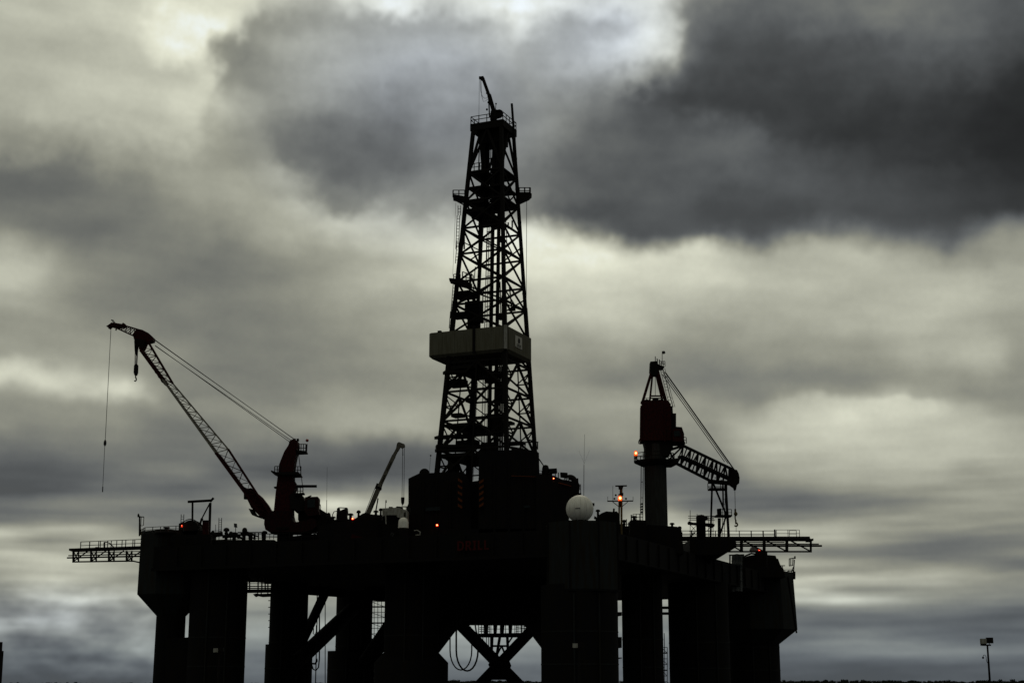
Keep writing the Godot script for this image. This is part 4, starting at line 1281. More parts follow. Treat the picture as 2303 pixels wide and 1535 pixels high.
# ------------------------------------------------------------------ outriggers left and right
func build_outriggers() -> void:
	var d := 220.0
	var l := thing("burner_boom", "black lattice gangway boom reaching out from the left hull box", "boom", P(300, 1240, d))
	bar(l, "deck", M.steel, P(160, 1237, d), P(330, 1231, d), 2.6, 0.3)
	for s in [-1.2, 1.2]:
		bar(l, "bottom_chord", M.steel, P(162, 1263, d + s), P(298, 1261, d + s), 0.2)
		bar(l, "bottom_chord", M.steel, P(298, 1261, d + s), P(330, 1268, d + s), 0.2)
		for k in 5:
			var x := 164.0 + k * 40.0
			if x < 320:
				bar(l, "upright", M.steel, P(x, 1238, d + s), P(x, 1263, d + s), 0.2)
				bar(l, "upright", M.steel, P(x + 12, 1238, d + s), P(x + 12, 1263, d + s), 0.14)
				bar(l, "lattice_bar", M.steel, P(x, 1262, d + s), P(x + 34, 1238, d + s), 0.15)
				bar(l, "lattice_bar", M.steel, P(x + 1, 1240, d + s), P(x + 12, 1261, d - s), 0.12)
				bar(l, "lattice_bar", M.steel, P(x + 12, 1240, d + s), P(x, 1261, d - s), 0.12)
	for y in [[1249, 153, 0.16], [1254, 150, 0.22], [1243, 172, 0.12]]:
		rod(l, "pipe", M.steel, P(y[1], y[0], d), P(330, y[0] - 4, d), y[2])
	rails(l, M.steel, [P(180, 1236, d - 1.2), P(322, 1230, d - 1.2)], 1.15, 1.25, 0.09)
	rails(l, M.steel, [P(200, 1235, d + 1.2), P(322, 1230, d + 1.2)], 1.15, 1.6, 0.09)
	bar(l, "stanchion", M.steel, P(234, 1236, d - 1.2), P(234, 1219, d - 1.2), 0.18)
	hose(l, "stay", M.steel, [P(233, 1219, d - 1.2), P(240, 1219, d - 1.2), P(246, 1221, d - 1.2), P(258, 1233, d - 1.2)], 0.16)
	block(l, "valve_box", M.red, P(218, 1236, d - 1), Vector3(0.5, 0.4, 0.5), false)

	var e := 244.0
	var r := thing("burner_boom", "long black lattice gangway boom with railings reaching out to the right", "boom", P(1560, 1215, e))
	for s in [-1.3, 1.3]:
		bar(r, "top_chord", M.steel, P(1500, 1213, e + s), P(1822, 1213, e + s), 0.5)
		bar(r, "bottom_chord", M.steel, P(1600, 1240, e + s), P(1826, 1240, e + s), 0.24)
		for x in [1668, 1719, 1770, 1824]:
			bar(r, "upright", M.steel, P(x, 1212, e + s), P(x, 1240, e + s), 0.42 if x < 1800 else 0.3)
		for x in [1672, 1724, 1778]:
			bar(r, "lattice_bar", M.steel, P(x, 1215, e + s), P(x + 45, 1239, e + s), 0.2)
		bar(r, "lattice_bar", M.steel, P(1628, 1215, e + s), P(1668, 1239, e + s), 0.2)
	bar(r, "deck", M.steel, P(1500, 1209.5, e), P(1818, 1209.5, e), 3.0, 0.25)
	plate(r, "end_plate", M.steel, [1816, 1209, 1820, 1213, 1826, 1212, 1826, 1217, 1816, 1217], e, 3.0)
	for y in [[1223, 1842, 0.2], [1227, 1849, 0.32], [1219, 1765, 0.18]]:
		rod(r, "pipe", M.steel, P(1500, y[0], e), P(y[1], y[0], e), y[2])
	rails(r, M.galvanised, [P(1528, 1208, e - 1.4), P(1745, 1208, e - 1.4)], 1.05, 1.9, 0.09)
	rails(r, M.galvanised, [P(1530, 1208, e + 1.4), P(1743, 1208, e + 1.4)], 1.05, 1.9, 0.09)
	bar(r, "hand_rail", M.galvanised, P(1528, 1203, e - 1.4), P(1745, 1203, e - 1.4), 0.07)
	bar(r, "stanchion", M.steel, P(1743, 1208, e), P(1743, 1190, e), 0.22)
	rails(r, M.galvanised, [P(1747, 1208, e - 1.4), P(1799, 1208, e - 1.4)], 1.2, 1.6, 0.08)
	rails(r, M.galvanised, [P(1776, 1208, e + 1.4), P(1792, 1208, e + 1.4)], 1.1, 1.0, 0.08)
	plate(r, "valve_box", M.steel, [1760, 1209, 1764, 1206, 1770, 1209], e - 1, 0.5)
	for s in [-1.3, 1.3]:
		bar(r, "hanger", M.steel, P(1722, 1240, e + s), P(1722, 1275, e + s), 0.5)

# ------------------------------------------------------------------ under the deck
func build_under_deck() -> void:
	var d := 226.0
	var g := thing("under_deck_gangway", "slatted gangway slung under the deck between the left columns", "gangway", P(580, 1330, d))
	bar(g, "walkway", M.steel, P(545, 1329, d), P(612, 1328, d), 2.0, 0.42)
	for y in [1308, 1312, 1317.5, 1322]:
		bar(g, "pipe", M.steel, P(545, y, d), P(612, y, d), 0.13 if y < 1315 else 0.17)
	for x in [561, 580, 588.5, 596, 602]:
		bar(g, "hanger", M.steel, P(x, 1285, d), P(x, 1330, d), 0.15)
	for x in [579, 587, 602]:
		bar(g, "hanger", M.steel, P(x, 1330, d - 0.5), P(x, 1336, d - 0.5), 0.12)
	bar(g, "tie", M.steel, P(556, 1292, d), P(560, 1310, d), 0.1)
	bar(g, "tie", M.steel, P(560, 1292, d), P(556, 1308, d), 0.1)
	plate(g, "bracket", M.steel, [575, 1290, 600, 1296, 609, 1310, 614, 1326, 614, 1280, 575, 1280], d + 4, 1.0)
	plate(g, "pipe_end", M.steel, [569, 1336, 576, 1334, 584, 1335, 610, 1334, 610, 1341, 590, 1342, 580, 1340, 575, 1342], d, 0.6)
	for k in 5:
		bar(g, "step", M.steel, P(603, 1350 + 15 * k, 236), P(607, 1350 + 15 * k, 236), 0.12)
	# moon pool block hanging below the deck
	var m := thing("moonpool_block", "black block of machinery hanging below the deck under the derrick", "machinery", P(1120, 1400, 236))
	plate(m, "body", M.hull, [985, 1308, 1240, 1308, 1240, 1390, 1232, 1406, 1212, 1412, 1190, 1404, 1056, 1403, 1040, 1408, 1010, 1412, 985, 1420], 236, 9.0)
	for x in [1226, 1237]:
		rod(m, "pipe", M.steel, P(x, 1385, 228), P(x, 1420, 228), 0.4)
	for x in [1060, 1100, 1160, 1195]:
		bar(m, "rib", M.steel, P(x, 1340, 231.2), P(x, 1402, 231.2), 0.3)
	# hanging work basket with lattice stem
	var b := thing("work_basket", "hanging work platform with railings and lattice legs below the moon pool", "platform", P(1130, 1430, 240))
	var e := 240.0
	var deck := plate(b, "deck", M.steel, [1074, 1425, 1186, 1423, 1180, 1432, 1080, 1432], e, 4.0)
	rails(deck, M.steel, [P(1076, 1424, e - 1.8), P(1104, 1424, e - 1.8)], 1.35, 0.55, 0.09)
	rails(deck, M.steel, [P(1158, 1424, e - 1.8), P(1186, 1422, e - 1.8)], 1.35, 0.55, 0.09)
	rails(deck, M.steel, [P(1076, 1424, e + 1.8), P(1186, 1424, e + 1.8)], 1.35, 0.9, 0.09)
	for y in [1410, 1414, 1419]:
		bar(deck, "hand_rail", M.steel, P(1078, y, e - 1.8), P(1102, y, e - 1.8), 0.1)
		bar(deck, "hand_rail", M.steel, P(1160, y, e - 1.8), P(1186, y - 2, e - 1.8), 0.1)
	for x in [1094, 1114, 1130, 1148]:
		plate(deck, "tensioner", M.steel, [x - 5, 1402, x + 5, 1402, x + 3, 1424, x - 4, 1425], e, 1.2)
	for s in [-1.0, 1.0]:
		bar(b, "leg", M.steel, P(1107, 1432, e + s), P(1105, 1475, e + s), 0.34)
		bar(b, "leg", M.steel, P(1124, 1432, e + s), P(1116, 1480, e + s), 0.34)
		bar(b, "leg", M.steel, P(1141, 1432, e + s), P(1143, 1475, e + s), 0.34)
		bar(b, "brace", M.steel, P(1109, 1452, e + s), P(1140, 1452, e + s), 0.3)
		bar(b, "brace", M.steel, P(1128, 1452, e + s), P(1114, 1480, e + s), 0.25)
		bar(b, "brace", M.steel, P(1128, 1452, e + s), P(1138, 1475, e + s), 0.3)
		bar(b, "brace", M.steel, P(1152, 1432, e + s), P(1140, 1450, e + s), 0.25)
	for x in [1086, 1094, 1099, 1103]:
		rod(b, "hanging_pipe", M.steel, P(x, 1430, e - 1), P(x, 1452 + (x - 1086) * 0.4, e - 1), 0.12)
	hose(b, "drain_hose", M.rubber, [P(1068, 1400, 231), P(1071, 1420, 231), P(1076, 1432, 231), P(1084, 1438, 231)], 0.22)
	# hoses in loops
	var hoses := [["heavy black hose hanging in a deep loop left of the cross brace", 1014, 1420, 1061, 1448, 1506, 1010, 0.2], ["heavy black hose loop nearest the cross brace, overlapping its neighbour", 1028, 1408, 1075, 1470, 1508, 1023, 0.26]]
	for q in hoses:
		var h := thing("hose_loop", q[0], "hose", P(q[1], q[2], 229), "hoses looped under the deck")
		var pts := [P(q[1], q[2] - 8, 229), P(q[1] - 2, q[2] + 14, 229)]
		var cx: float = (q[1] + q[3]) * 0.5
		for k in 13:
			var a := PI + PI * k / 12.0
			pts.append(P(cx + (q[3] - q[1]) * 0.52 * cos(a) - 1.0, 1462 - (q[5] - 1462) * sin(a), 229 + 0.15 * k))
		pts.append(P(q[3], q[4] - 6, 231))
		pts.append(P(q[3] - 3, q[4] - 40, 231))
		hose(h, "hose", M.rubber, pts, q[7], 8)
	var f := thing("hose_bundle", "thin hoses and ropes hanging past the braces between two left columns", "hose", P(720, 1400, 232))
	rod(f, "rope", M.rope, P(731, 1308, 232), P(731, 1545, 232), 0.13)
	hose(f, "hose", M.rubber, [P(713, 1310, 232), P(713, 1380, 232), P(712, 1430, 232), P(711, 1470, 232), P(709, 1545, 232)], 0.16)
	hose(f, "hose", M.rubber, [P(718, 1310, 232), P(718, 1370, 232), P(718, 1440, 232), P(718, 1480, 232), P(716, 1500, 232), P(710, 1507, 232), P(704, 1504, 232), P(700, 1492, 232), P(699, 1470, 232)], 0.2)
	hose(f, "hose", M.rubber, [P(711, 1405, 232), P(711, 1420, 232), P(708, 1427, 232), P(704, 1424, 232), P(705, 1412, 232)], 0.14)
	hose(f, "hose", M.rubber, [P(695, 1480, 232), P(695, 1545, 232)], 0.16)
	plate(f, "hose_clamp", M.steel, [697, 1489, 708, 1490, 713, 1480, 714, 1486, 709, 1494, 697, 1493], 232, 0.5)
	# scaffold towers
	scaffold("scaffold_tower", "scaffold tower of thin tubes in the gap between two middle columns", 833, 866, 1352, 1545, 250.0, 2)
	scaffold("scaffold_tower", "narrow scaffold tower with ladders in the slit between right columns", 1488, 1501, 1455, 1545, 236.0, 1)
	var s := thing("riser_pipe", "thin upright pipe in the slit between the right columns", "pipe", P(1494, 1430, 236))
	rod(s, "pipe", M.steel, P(1494, 1423, 236), P(1495, 1468, 236), 0.12)
	for y in [1366, 1379]:
		bar(s, "crossbar", M.steel, P(1484, y, 236), P(1504, y, 236), 0.4)
	var t := thing("bracket_row", "row of dark rubber fenders and brackets beside the near column", "fender", P(1390, 1440, 191))
	for y in [[1376, 1386], [1432, 1458], [1478, 1482]]:
		plate(t, "fender", M.steel, [1385, y[0], 1398, y[0], 1398, y[1] - 2, 1385, y[1]], 191, 1.0)
	rod(t, "pipe", M.steel, P(1389, 1385, 190.5), P(1388, 1440, 190.5), 0.16)

func scaffold(called: String, label: String, x0: float, x1: float, y0: float, y1: float, d: float, bays: int) -> void:
	var s := thing(called, label, "scaffold", P((x0 + x1) * 0.5, y1, d), "scaffolds under the deck")
	for dd in [d - 1.2, d + 1.2]:
		for k in bays * 2 + 1:
			var x := lerpf(x0, x1, k / (bays * 2.0))
			rod(s, "upright_tube", M.steel, P(x, y0, dd), P(x, y1, dd), 0.1)
		var n := int((y1 - y0) / 12.0)
		for k in n + 1:
			var y := lerpf(y0, y1, float(k) / n)
			rod(s, "cross_tube", M.steel, P(x0, y, dd), P(x1, y, dd), 0.09)
			if k % 3 == 1:
				bar(s, "plank", M.steel, P(x0, y, d), P(x1, y, d), 1.2, 0.18)
			if k % 2 == 0 and k < n:
				rod(s, "diagonal_tube", M.steel, P(x0, y, dd), P(x1, lerpf(y0, y1, float(k + 1) / n), dd), 0.08)

# ------------------------------------------------------------------ left part of the deck
func build_deck_left() -> void:
	var d := 214.0
	var r := thing("guard_rail", "curved guard rail along the top of the left hull box", "railing", P(350, 1202, d))
	rails(r, M.galvanised, [P(316, 1203, d), P(325, 1198, d - 3), P(360, 1196, d - 4), P(412, 1194, d - 4)], 0.75, 1.1, 0.08)
	var hub := thing("roof_hatch", "low round hatch cover on the left hull box behind the guard rail", "hatch", P(374, 1190, d))
	lathe(hub, "cover", M.steel, P(374, 1190, d), [[P(0, 1200, d).y, 1.6], [P(0, 1192, d).y, 1.6], [P(0, 1191, d).y, 0.3], [P(0, 1188, d).y, 0.3], [P(0, 1187, d).y, 0.5], [P(0, 1185, d).y, 0.45]], 16)
	var wm := thing("wind_sensor_mast", "thin sensor mast with a framed box at the left hull box corner", "mast", P(314, 1205, d))
	bar(wm, "post", M.steel, P(313, 1205, d), P(313.5, 1160, d), 0.16)
	bar(wm, "post", M.steel, P(316, 1202, d), P(315, 1180, d), 0.1)
	bar(wm, "arm", M.steel, P(309, 1161.5, d), P(323, 1162, d), 0.12)
	plate(wm, "sensor", M.steel, [309, 1162, 309, 1157, 311, 1154, 312.5, 1157, 313, 1162], d, 0.25)
	for e in [[317, 1162, 316, 1182], [323, 1162, 322, 1181], [316, 1182, 322, 1181]]:
		bar(wm, "frame", M.yellow_steel, P(e[0], e[1], d), P(e[2], e[3], d), 0.07)
	bar(wm, "brace", M.yellow_steel, P(314, 1182, d), P(318, 1202, d), 0.1)
	var f := thing("davit_frame", "black portal frame with a slanted strut standing over the left winch", "davit", P(450, 1200, d))
	bar(f, "post", M.steel, P(432, 1212, d), P(432.5, 1127, d), 0.2)
	bar(f, "post", M.steel, P(470, 1212, d), P(472.5, 1130, d), 0.26)
	bar(f, "lintel", M.steel, P(422, 1128, d), P(474, 1125, d), 0.32)
	bar(f, "jib", M.steel, P(472, 1128, d), P(480, 1119, d), 0.28)
	bar(f, "strut", M.steel, P(471, 1132, d), P(450, 1172, d), 0.16)
	bar(f, "strut", M.steel, P(453, 1166, d), P(448, 1184, d), 0.24)
	ball(f, "swivel", M.steel, P(453.5, 1167, d), 0.2)
	var w := thing("anchor_winch", "dark domed winch drum under the portal frame", "winch", P(432, 1195, d - 1))
	var wc := P(431, 1190, d - 1)
	hose(w, "drum", M.steel, [wc + Vector3(0, 0, 1.2), wc + Vector3(0, 0, -1.2)], 2.35, 24)
	for s in [1.25, -1.25]:
		var rim := []
		for k in 15:
			var a := PI * k / 14.0
			rim.append(wc + Vector3(cos(a) * 1.3, sin(a) * 1.3, s))
		hose(w, "rim", M.steel, rim, 0.14)
	block(w, "bed", M.steel, P(432, 1206, d - 1), Vector3(4.0, 0.7, 2.4), false)
	block(w, "plinth", M.hull, Vector3(P(440, 1206, d).x, 23.72, -d + 1.0), Vector3(5.4, 1.6, 4.0), false)
	plate(w, "cover", M.steel, [404, 1178, 414, 1174, 416, 1200, 403, 1200], d, 1.4)
	plate(w, "cover", M.steel, [415, 1182, 425, 1172, 440, 1172, 452, 1178, 454, 1204, 415, 1204], d + 0.6, 1.8)
	var lk := thing("deck_locker", "small dark red locker beside the portal frame", "locker", P(462, 1200, d - 2))
	plate(lk, "body", M.red, [456, 1171, 469, 1171, 469, 1204, 456, 1204], d - 2, 0.8)
	plate(lk, "lid", M.red, [455.5, 1170, 469.5, 1170, 469.5, 1172, 455.5, 1172], d - 2, 0.95)
	var ld := [[406, 412, 1156, 1184, "thin pale ladder standing left of the portal frame"], [491, 497, 1164, 1204, "thin pale ladder standing right of the small red locker"]]
	for l in ld:
		var o := thing("ladder", l[4], "ladder", P(l[0], l[3], d), "ladders on the left deck")
		ladder(o, M.galvanised, P((l[0] + l[1]) * 0.5, l[3], d), P((l[0] + l[1]) * 0.5 + 1, l[2], d), Vector3.RIGHT, (l[1] - l[0]) * 0.063, 0.3, 0.07)
	var an := thing("whip_aerial", "short thin aerial beside the ladder right of the red locker", "antenna", P(484.5, 1204, d))
	rod(an, "whip", M.steel, P(484.5, 1204, d), P(484.5, 1179, d), 0.07)
	bar(an, "arm", M.steel, P(476, 1193, d), P(497, 1193, d), 0.07)
	var fl := thing("deck_floodlight", "small square floodlight on a pole on the left deck", "floodlight", P(529.5, 1204, d))
	rod(fl, "pole", M.steel, P(529.5, 1212, d), P(529.5, 1185, d), 0.1)
	plate(fl, "lamp_head", M.galvanised, [526, 1177, 532, 1178, 533, 1186, 526.5, 1185], d, 0.4)
	bar(fl, "head_rim", M.steel, P(525.5, 1177, d), P(532.5, 1178, d), 0.1)
	# deck clutter: low hatches, pipes, valves
	var k := thing("pipe_manifold", "jumble of low pipes and valves along the left deck edge", "pipework", P(520, 1206, d))
	for p in [[470, 1204, 500, 1200, 0.7], [500, 1206, 540, 1204, 0.5], [520, 1200, 548, 1212, 0.3], [545, 1196, 580, 1206, 0.2], [548, 1199, 574, 1212, 0.2], [505, 1200, 512, 1198, 0.4]]:
		rod(k, "pipe", M.steel, P(p[0], p[1], d), P(p[2], p[3], d), p[4])
	for v in [[478, 1198], [488, 1202], [519, 1199], [512, 1204], [545, 1200], [556, 1199], [468, 1202], [536, 1206]]:
		ball(k, "valve", M.steel, P(v[0], v[1], d), 0.3, 1.0, 8)
	block(k, "bed", M.hull, Vector3(P(500, 1222, d).x, 23.72, -d), Vector3(15, 1.0, 3), false)
	var g := thing("deck_railing", "black railing and frame between the pipework and the red crane", "railing", P(560, 1210, d))
	rails(g, M.steel, [P(533, 1210, d), P(572, 1210, d)], 0.75, 0.9, 0.09)
	for e in [[534, 1197, 590, 1197, 0.16], [573, 1197, 573, 1213, 0.14], [581, 1197, 581, 1213, 0.12], [589, 1197, 590, 1214, 0.16]]:
		bar(g, "frame_bar", M.steel, P(e[0], e[1], d), P(e[2], e[3], d), e[4])
	rails(g, M.yellow_steel, [P(597, 1212, d), P(624, 1212, d)], 0.72, 0.5, 0.07)
	rails(g, M.galvanised, [P(658, 1212, d), P(690, 1206, d)], 0.6, 0.6, 0.07)
	# mushroom vents and a long railing on the deck edge
	for q in [[508, 1210, 1.5, 0.42, "leftmost mushroom vent on the left deck edge, tall and broad"], [526, 1212, 1.0, 0.5, "low wide mushroom vent below the small square floodlight"], [549, 1213, 1.7, 0.36, "tallest slim mushroom vent on the left deck edge"], [563, 1213, 0.9, 0.55, "lowest and widest mushroom vent on the left deck edge"], [594, 1212, 1.2, 0.4, "mushroom vent nearest the red crane's base on the left deck edge"]]:
		mushroom(q, d, q[4], "mushroom vents on the left deck edge")
	var er := thing("edge_railing", "long thin black railing along the front edge of the deck", "railing", rig(40, -2.8, 23.75))
	rails(er, M.steel, [rig(58, -2.8, 23.75), rig(28, -2.8, 23.75)], 1.1, 1.9, 0.07)
	var sk := thing("deck_skid", "low dark equipment skid behind the red crane's pedestal", "skid", P(680, 1214, d))
	plate(sk, "body", M.deckhouse, [660, 1208, 700, 1203, 722, 1204, 722, 1235, 655, 1235], d, 3.0)
	for e in [[688, 1196, 700, 1206], [700, 1194, 692, 1206], [704, 1192, 712, 1206], [712, 1188, 704, 1208], [716, 1186, 722, 1206]]:
		bar(sk, "strut", M.steel, P(e[0], e[1], d), P(e[2], e[3], d), 0.14)

# ------------------------------------------------------------------ middle of the deck
func mushroom(q: Array, d: float, label: String, group: String) -> void:
	var foot := P(q[0], q[1], d)
	var o := thing("mushroom_vent", label, "vent", foot, group)
	lathe(o, "stem", M.steel, foot, [[foot.y - 0.6, q[3] * 0.55], [foot.y + q[2] * 0.7, q[3] * 0.5]], 12)
	lathe(o, "cap", M.steel, foot, [[foot.y + q[2] * 0.66, q[3]], [foot.y + q[2] * 0.8, q[3] * 1.05], [foot.y + q[2] * 0.95, q[3] * 0.7], [foot.y + q[2], 0.05]], 14)

func build_deck_middle() -> void:
	var d := 212.0
	var w := thing("deck_winch", "black framed winch with a pale hose loop left of the telescopic boom", "winch", P(768, 1175, d))
	plate(w, "frame", M.steel, [759, 1144, 763, 1142, 764, 1150, 778, 1144, 781, 1142, 782, 1152, 780, 1160, 782, 1172, 757, 1172, 758, 1156], d, 1.6)
	bar(w, "top_bar", M.steel, P(761, 1141, d), P(781, 1142, d), 0.12)
	hose(w, "hose", M.galvanised, [P(746, 1170, d), P(748, 1156, d), P(751, 1150, d), P(757, 1149, d)], 0.12)
	bar(w, "beam", M.steel, P(718, 1154, d), P(742, 1154, d), 0.1)
	plate(w, "bitt", M.steel, [733, 1166, 739, 1152, 742, 1154, 745, 1168], d, 0.8)
	plate(w, "drip_tray", M.deckhouse, [716, 1172, 824, 1168, 826, 1240, 716, 1240], d + 1, 3.0)
	for k in 2:
		var fall := k * 6.0
		hose(w, "vent_hose", M.galvanised, [P(722 + fall, 1188, d - 1), P(724 + fall, 1184, d - 1), P(727 + fall, 1190, d - 1), P(725 + fall, 1200, d - 1)], 0.14)
	var an := thing("whip_aerial", "very tall hair-thin aerial between the red crane and the winch", "antenna", P(734, 1160, d))
	rod(an, "base", M.galvanised, P(734, 1178, d), P(734.5, 1124, d), 0.08)
	rod(an, "whip", M.galvanised, P(734.5, 1124, d), P(735.5, 1050, d), 0.035)
	var t := thing("telescopic_crane", "pale telescopic crane boom raised steeply left of the derrick", "crane", P(825, 1165, d))
	var e := 210.0
	bar(t, "boom_section", M.boom_grey, P(824, 1162, e), P(852, 1096, e), 0.72, 0.6)
	bar(t, "boom_section", M.boom_grey, P(851, 1098, e), P(886, 1024, e), 0.58, 0.5)
	bar(t, "boom_section", M.boom_grey, P(884, 1028, e), P(899, 1000, e), 0.48, 0.42)
	bar(t, "collar", M.steel, P(845, 1092, e), P(858, 1096, e), 0.2, 0.8)
	bar(t, "collar", M.steel, P(851, 1100, e), P(853, 1095, e), 0.86, 0.7)
	for s in [[836, 1142, 844, 1123], [858, 1084, 866, 1067], [870, 1058, 880, 1038]]:
		bar(t, "service_hatch", M.steel, P(s[0], s[1], e - 0.33), P(s[2], s[3], e - 0.33), 0.36, 0.05)
	plate(t, "boom_head", M.boom_grey, [893, 997, 897, 994, 910, 999, 911, 1004, 905, 1008, 900, 1006, 896, 1014, 890, 1012], e, 0.6)
	plate(t, "turntable", M.steel, [800, 1168, 816, 1157, 824, 1154, 836, 1158, 860, 1160, 862, 1246, 800, 1246], e, 2.4)
	rod(t, "lift_ram", M.steel, P(842, 1166, e), P(850, 1120, e), 0.18)
	bar(t, "cable_duct", M.steel, P(817, 1162, e), P(846, 1090, e), 0.07)
	bar(t, "rest_bar", M.steel, P(834, 1160, e), P(864, 1159, e), 0.2)
	plate(t, "chassis", M.red, [792, 1200, 806, 1206, 836, 1214, 834, 1228, 790, 1222], e - 3, 1.6)
	var hb := thing("hook_block", "dark pear-shaped hook block hanging from the telescopic boom", "hook block", P(905, 1140, e))
	for x in [[905.5, 1007, 904, 1118], [909.5, 1006, 908, 1118]]:
		rod(hb, "rope", M.galvanised, P(x[0], x[1], e), P(x[2], x[3], e), 0.07)
	rod(hb, "rope_socket", M.rope, P(905.5, 1007, e), P(906, 1024, e), 0.1)
	lathe(hb, "cheek", M.steel, P(905.5, 1126, e), [[P(0, 1134, e).y, 0.12], [P(0, 1130, e).y, 0.22], [P(0, 1121, e).y, 0.26], [P(0, 1118, e).y, 0.24]], 12)
	hose(hb, "hook", M.steel, [P(905.5, 1133, e), P(904, 1137, e), P(905.5, 1140, e), P(907.5, 1138, e)], 0.1)
	bar(hb, "tag_line", M.rope, P(907, 1139, e), P(922, 1139, e), 0.12)
	# white cabin with roof units
	var c := thing("deck_cabin", "grubby white deck cabin with roof units left of the drill house", "cabin", P(890, 1175, 208))
	plate(c, "wall", M.cabin_white, [861, 1145, 896, 1143, 918, 1150, 918, 1170, 895, 1165, 893, 1160, 872, 1160, 861, 1163], 208, 2.6)
	plate(c, "lower_wall", M.deckhouse, [862, 1160, 918, 1164, 918, 1246, 862, 1246], 208.4, 2.4)
	plate(c, "roof_unit", M.steel, [875, 1140, 883, 1140, 884, 1144, 874, 1145], 208, 1.0)
	plate(c, "roof_unit", M.steel, [890, 1142, 893, 1139, 905, 1140, 907, 1146, 890, 1144], 208, 1.2)
	plate(c, "window", M.steel, [909, 1152, 912, 1151, 912, 1161, 909, 1161], 206.65, 0.08)
	plate(c, "post", M.cabin_white, [865, 1150, 868, 1150, 869, 1178, 867, 1178], 206.6, 0.2)
	rod(c, "aerial", M.cabin_white, P(866.5, 1145, 208), P(867.5, 1128, 208), 0.09)
	plate(c, "aerial_head", M.steel, [866.5, 1130, 867, 1124, 869, 1124, 869.5, 1130], 208, 0.15)
	rails(c, M.galvanised, [P(913, 1148, 207), P(922, 1150, 207)], 0.5, 0.25, 0.06)
	for q in [[788, 1168, 0.9, 0.4, "mushroom vent beside the red lamp left of the telescopic boom"], [806, 1166, 1.2, 0.3, "slim mushroom vent just left of the telescopic boom's foot"], [845, 1160, 0.8, 0.36, "low mushroom vent just right of the telescopic boom's foot"], [856, 1160, 1.1, 0.28, "slim mushroom vent against the white cabin's left wall"], [748, 1172, 0.7, 0.4, "squat mushroom vent under the deck winch's pale hose"]]:
		mushroom(q, 211.0, q[4], "mushroom vents round the telescopic crane")
	# small radome
	var s := thing("small_radome", "small white bell-shaped radome in front of the white cabin", "radome", P(907, 1190, 205))
	var y0 := P(0, 1187, 205).y
	var r := 0.71
	lathe(s, "dome", M.white, P(907, 1180, 205), [[y0, r], [y0 + 0.72, r * 0.98], [y0 + 1.0, r * 0.9], [y0 + 1.22, r * 0.72], [y0 + 1.36, r * 0.45], [y0 + 1.42, 0.05]], 24)
	lathe(s, "base", M.steel, P(907, 1180, 205), [[y0 - 2.4, 0.4], [y0 - 0.06, 0.66], [y0 - 0.005, 0.66]], 20)
	# bits of pale pipework in front
	var q := thing("pipe_cluster", "pale bent pipes and valves on the deck below the small radome", "pipework", P(930, 1200, 205))
	hose(q, "pipe", M.cabin_white, [P(931, 1193, 205), P(938, 1192, 205), P(945, 1196, 205), P(944, 1203, 205)], 0.16)
	hose(q, "pipe", M.cabin_white, [P(933, 1207, 205), P(936, 1203, 205), P(942, 1203, 205)], 0.2)
	hose(q, "pipe", M.galvanised, [P(879, 1203, 205), P(881, 1198, 205), P(885, 1200, 205), P(882, 1206, 205)], 0.14)
	hose(q, "pipe", M.galvanised, [P(895, 1208, 205), P(902, 1206, 205)], 0.2)
	hose(q, "pipe", M.galvanised, [P(945, 1207, 205), P(968, 1206, 205)], 0.08)
	block(q, "bed", M.deckhouse, P(915, 1222, 205.5), Vector3(6, 0.8, 1.0), false)
	var ex := thing("whip_aerial", "thin aerial with a small tip left of the derrick's foot", "antenna", P(967, 1060, 214))
	rod(ex, "whip", M.galvanised, P(965, 1072, 214), P(968, 1026, 214), 0.04)
	ball(ex, "tip", M.steel, P(968.5, 1024, 214), 0.12, 1.0, 8)
	# top crane on the derrick
	var k := thing("crown_crane", "small gin pole crane leaning left on top of the derrick", "crane", P(1110, 268, 222))
	var z := 222.0
	bar(k, "boom", M.steel, P(1114, 262, z), P(1100, 214, z), 0.72, 0.6)
	bar(k, "boom", M.steel, P(1101, 218, z), P(1086, 176, z), 0.52, 0.45)
	plate(k, "head", M.steel, [1077, 173, 1087, 172, 1089, 176, 1086, 182, 1080, 178, 1077, 176], z, 0.5)
	plate(k, "winch", M.steel, [1102, 266, 1104, 252, 1110, 247, 1118, 250, 1124, 249, 1130, 252, 1131, 258, 1126, 262, 1118, 264, 1116, 270, 1104, 270], z, 1.3)
	bar(k, "strut", M.steel, P(1099, 220, z), P(1101, 264, z), 0.16)
	bar(k, "rope_guide", M.steel, P(1094, 208, z), P(1103, 214, z), 0.3)
	bar(k, "rope_guide", M.steel, P(1098, 228, z), P(1105, 234, z), 0.4)
	rod(k, "hoist_line", M.rope, P(1078, 176, z), P(1077, 262, z), 0.05)
	hose(k, "slack_line", M.rope, [P(1080, 180, z), P(1081, 205, z), P(1085, 217, z), P(1090, 221, z), P(1096, 220, z)], 0.07)
	hose(k, "slack_line", M.rope, [P(1082, 180, z), P(1083, 215, z), P(1087, 228, z), P(1092, 227, z), P(1098, 222, z)], 0.06)
	rod(k, "camera_post", M.steel, P(1114, 250, z), P(1115.5, 234, z), 0.1)
	ball(k, "camera_ball", M.steel, P(1115.5, 233, z), 0.14, 1.0, 8)
	ball(k, "hook_ball", M.steel, P(1095, 246, z), 0.16, 1.2, 8)

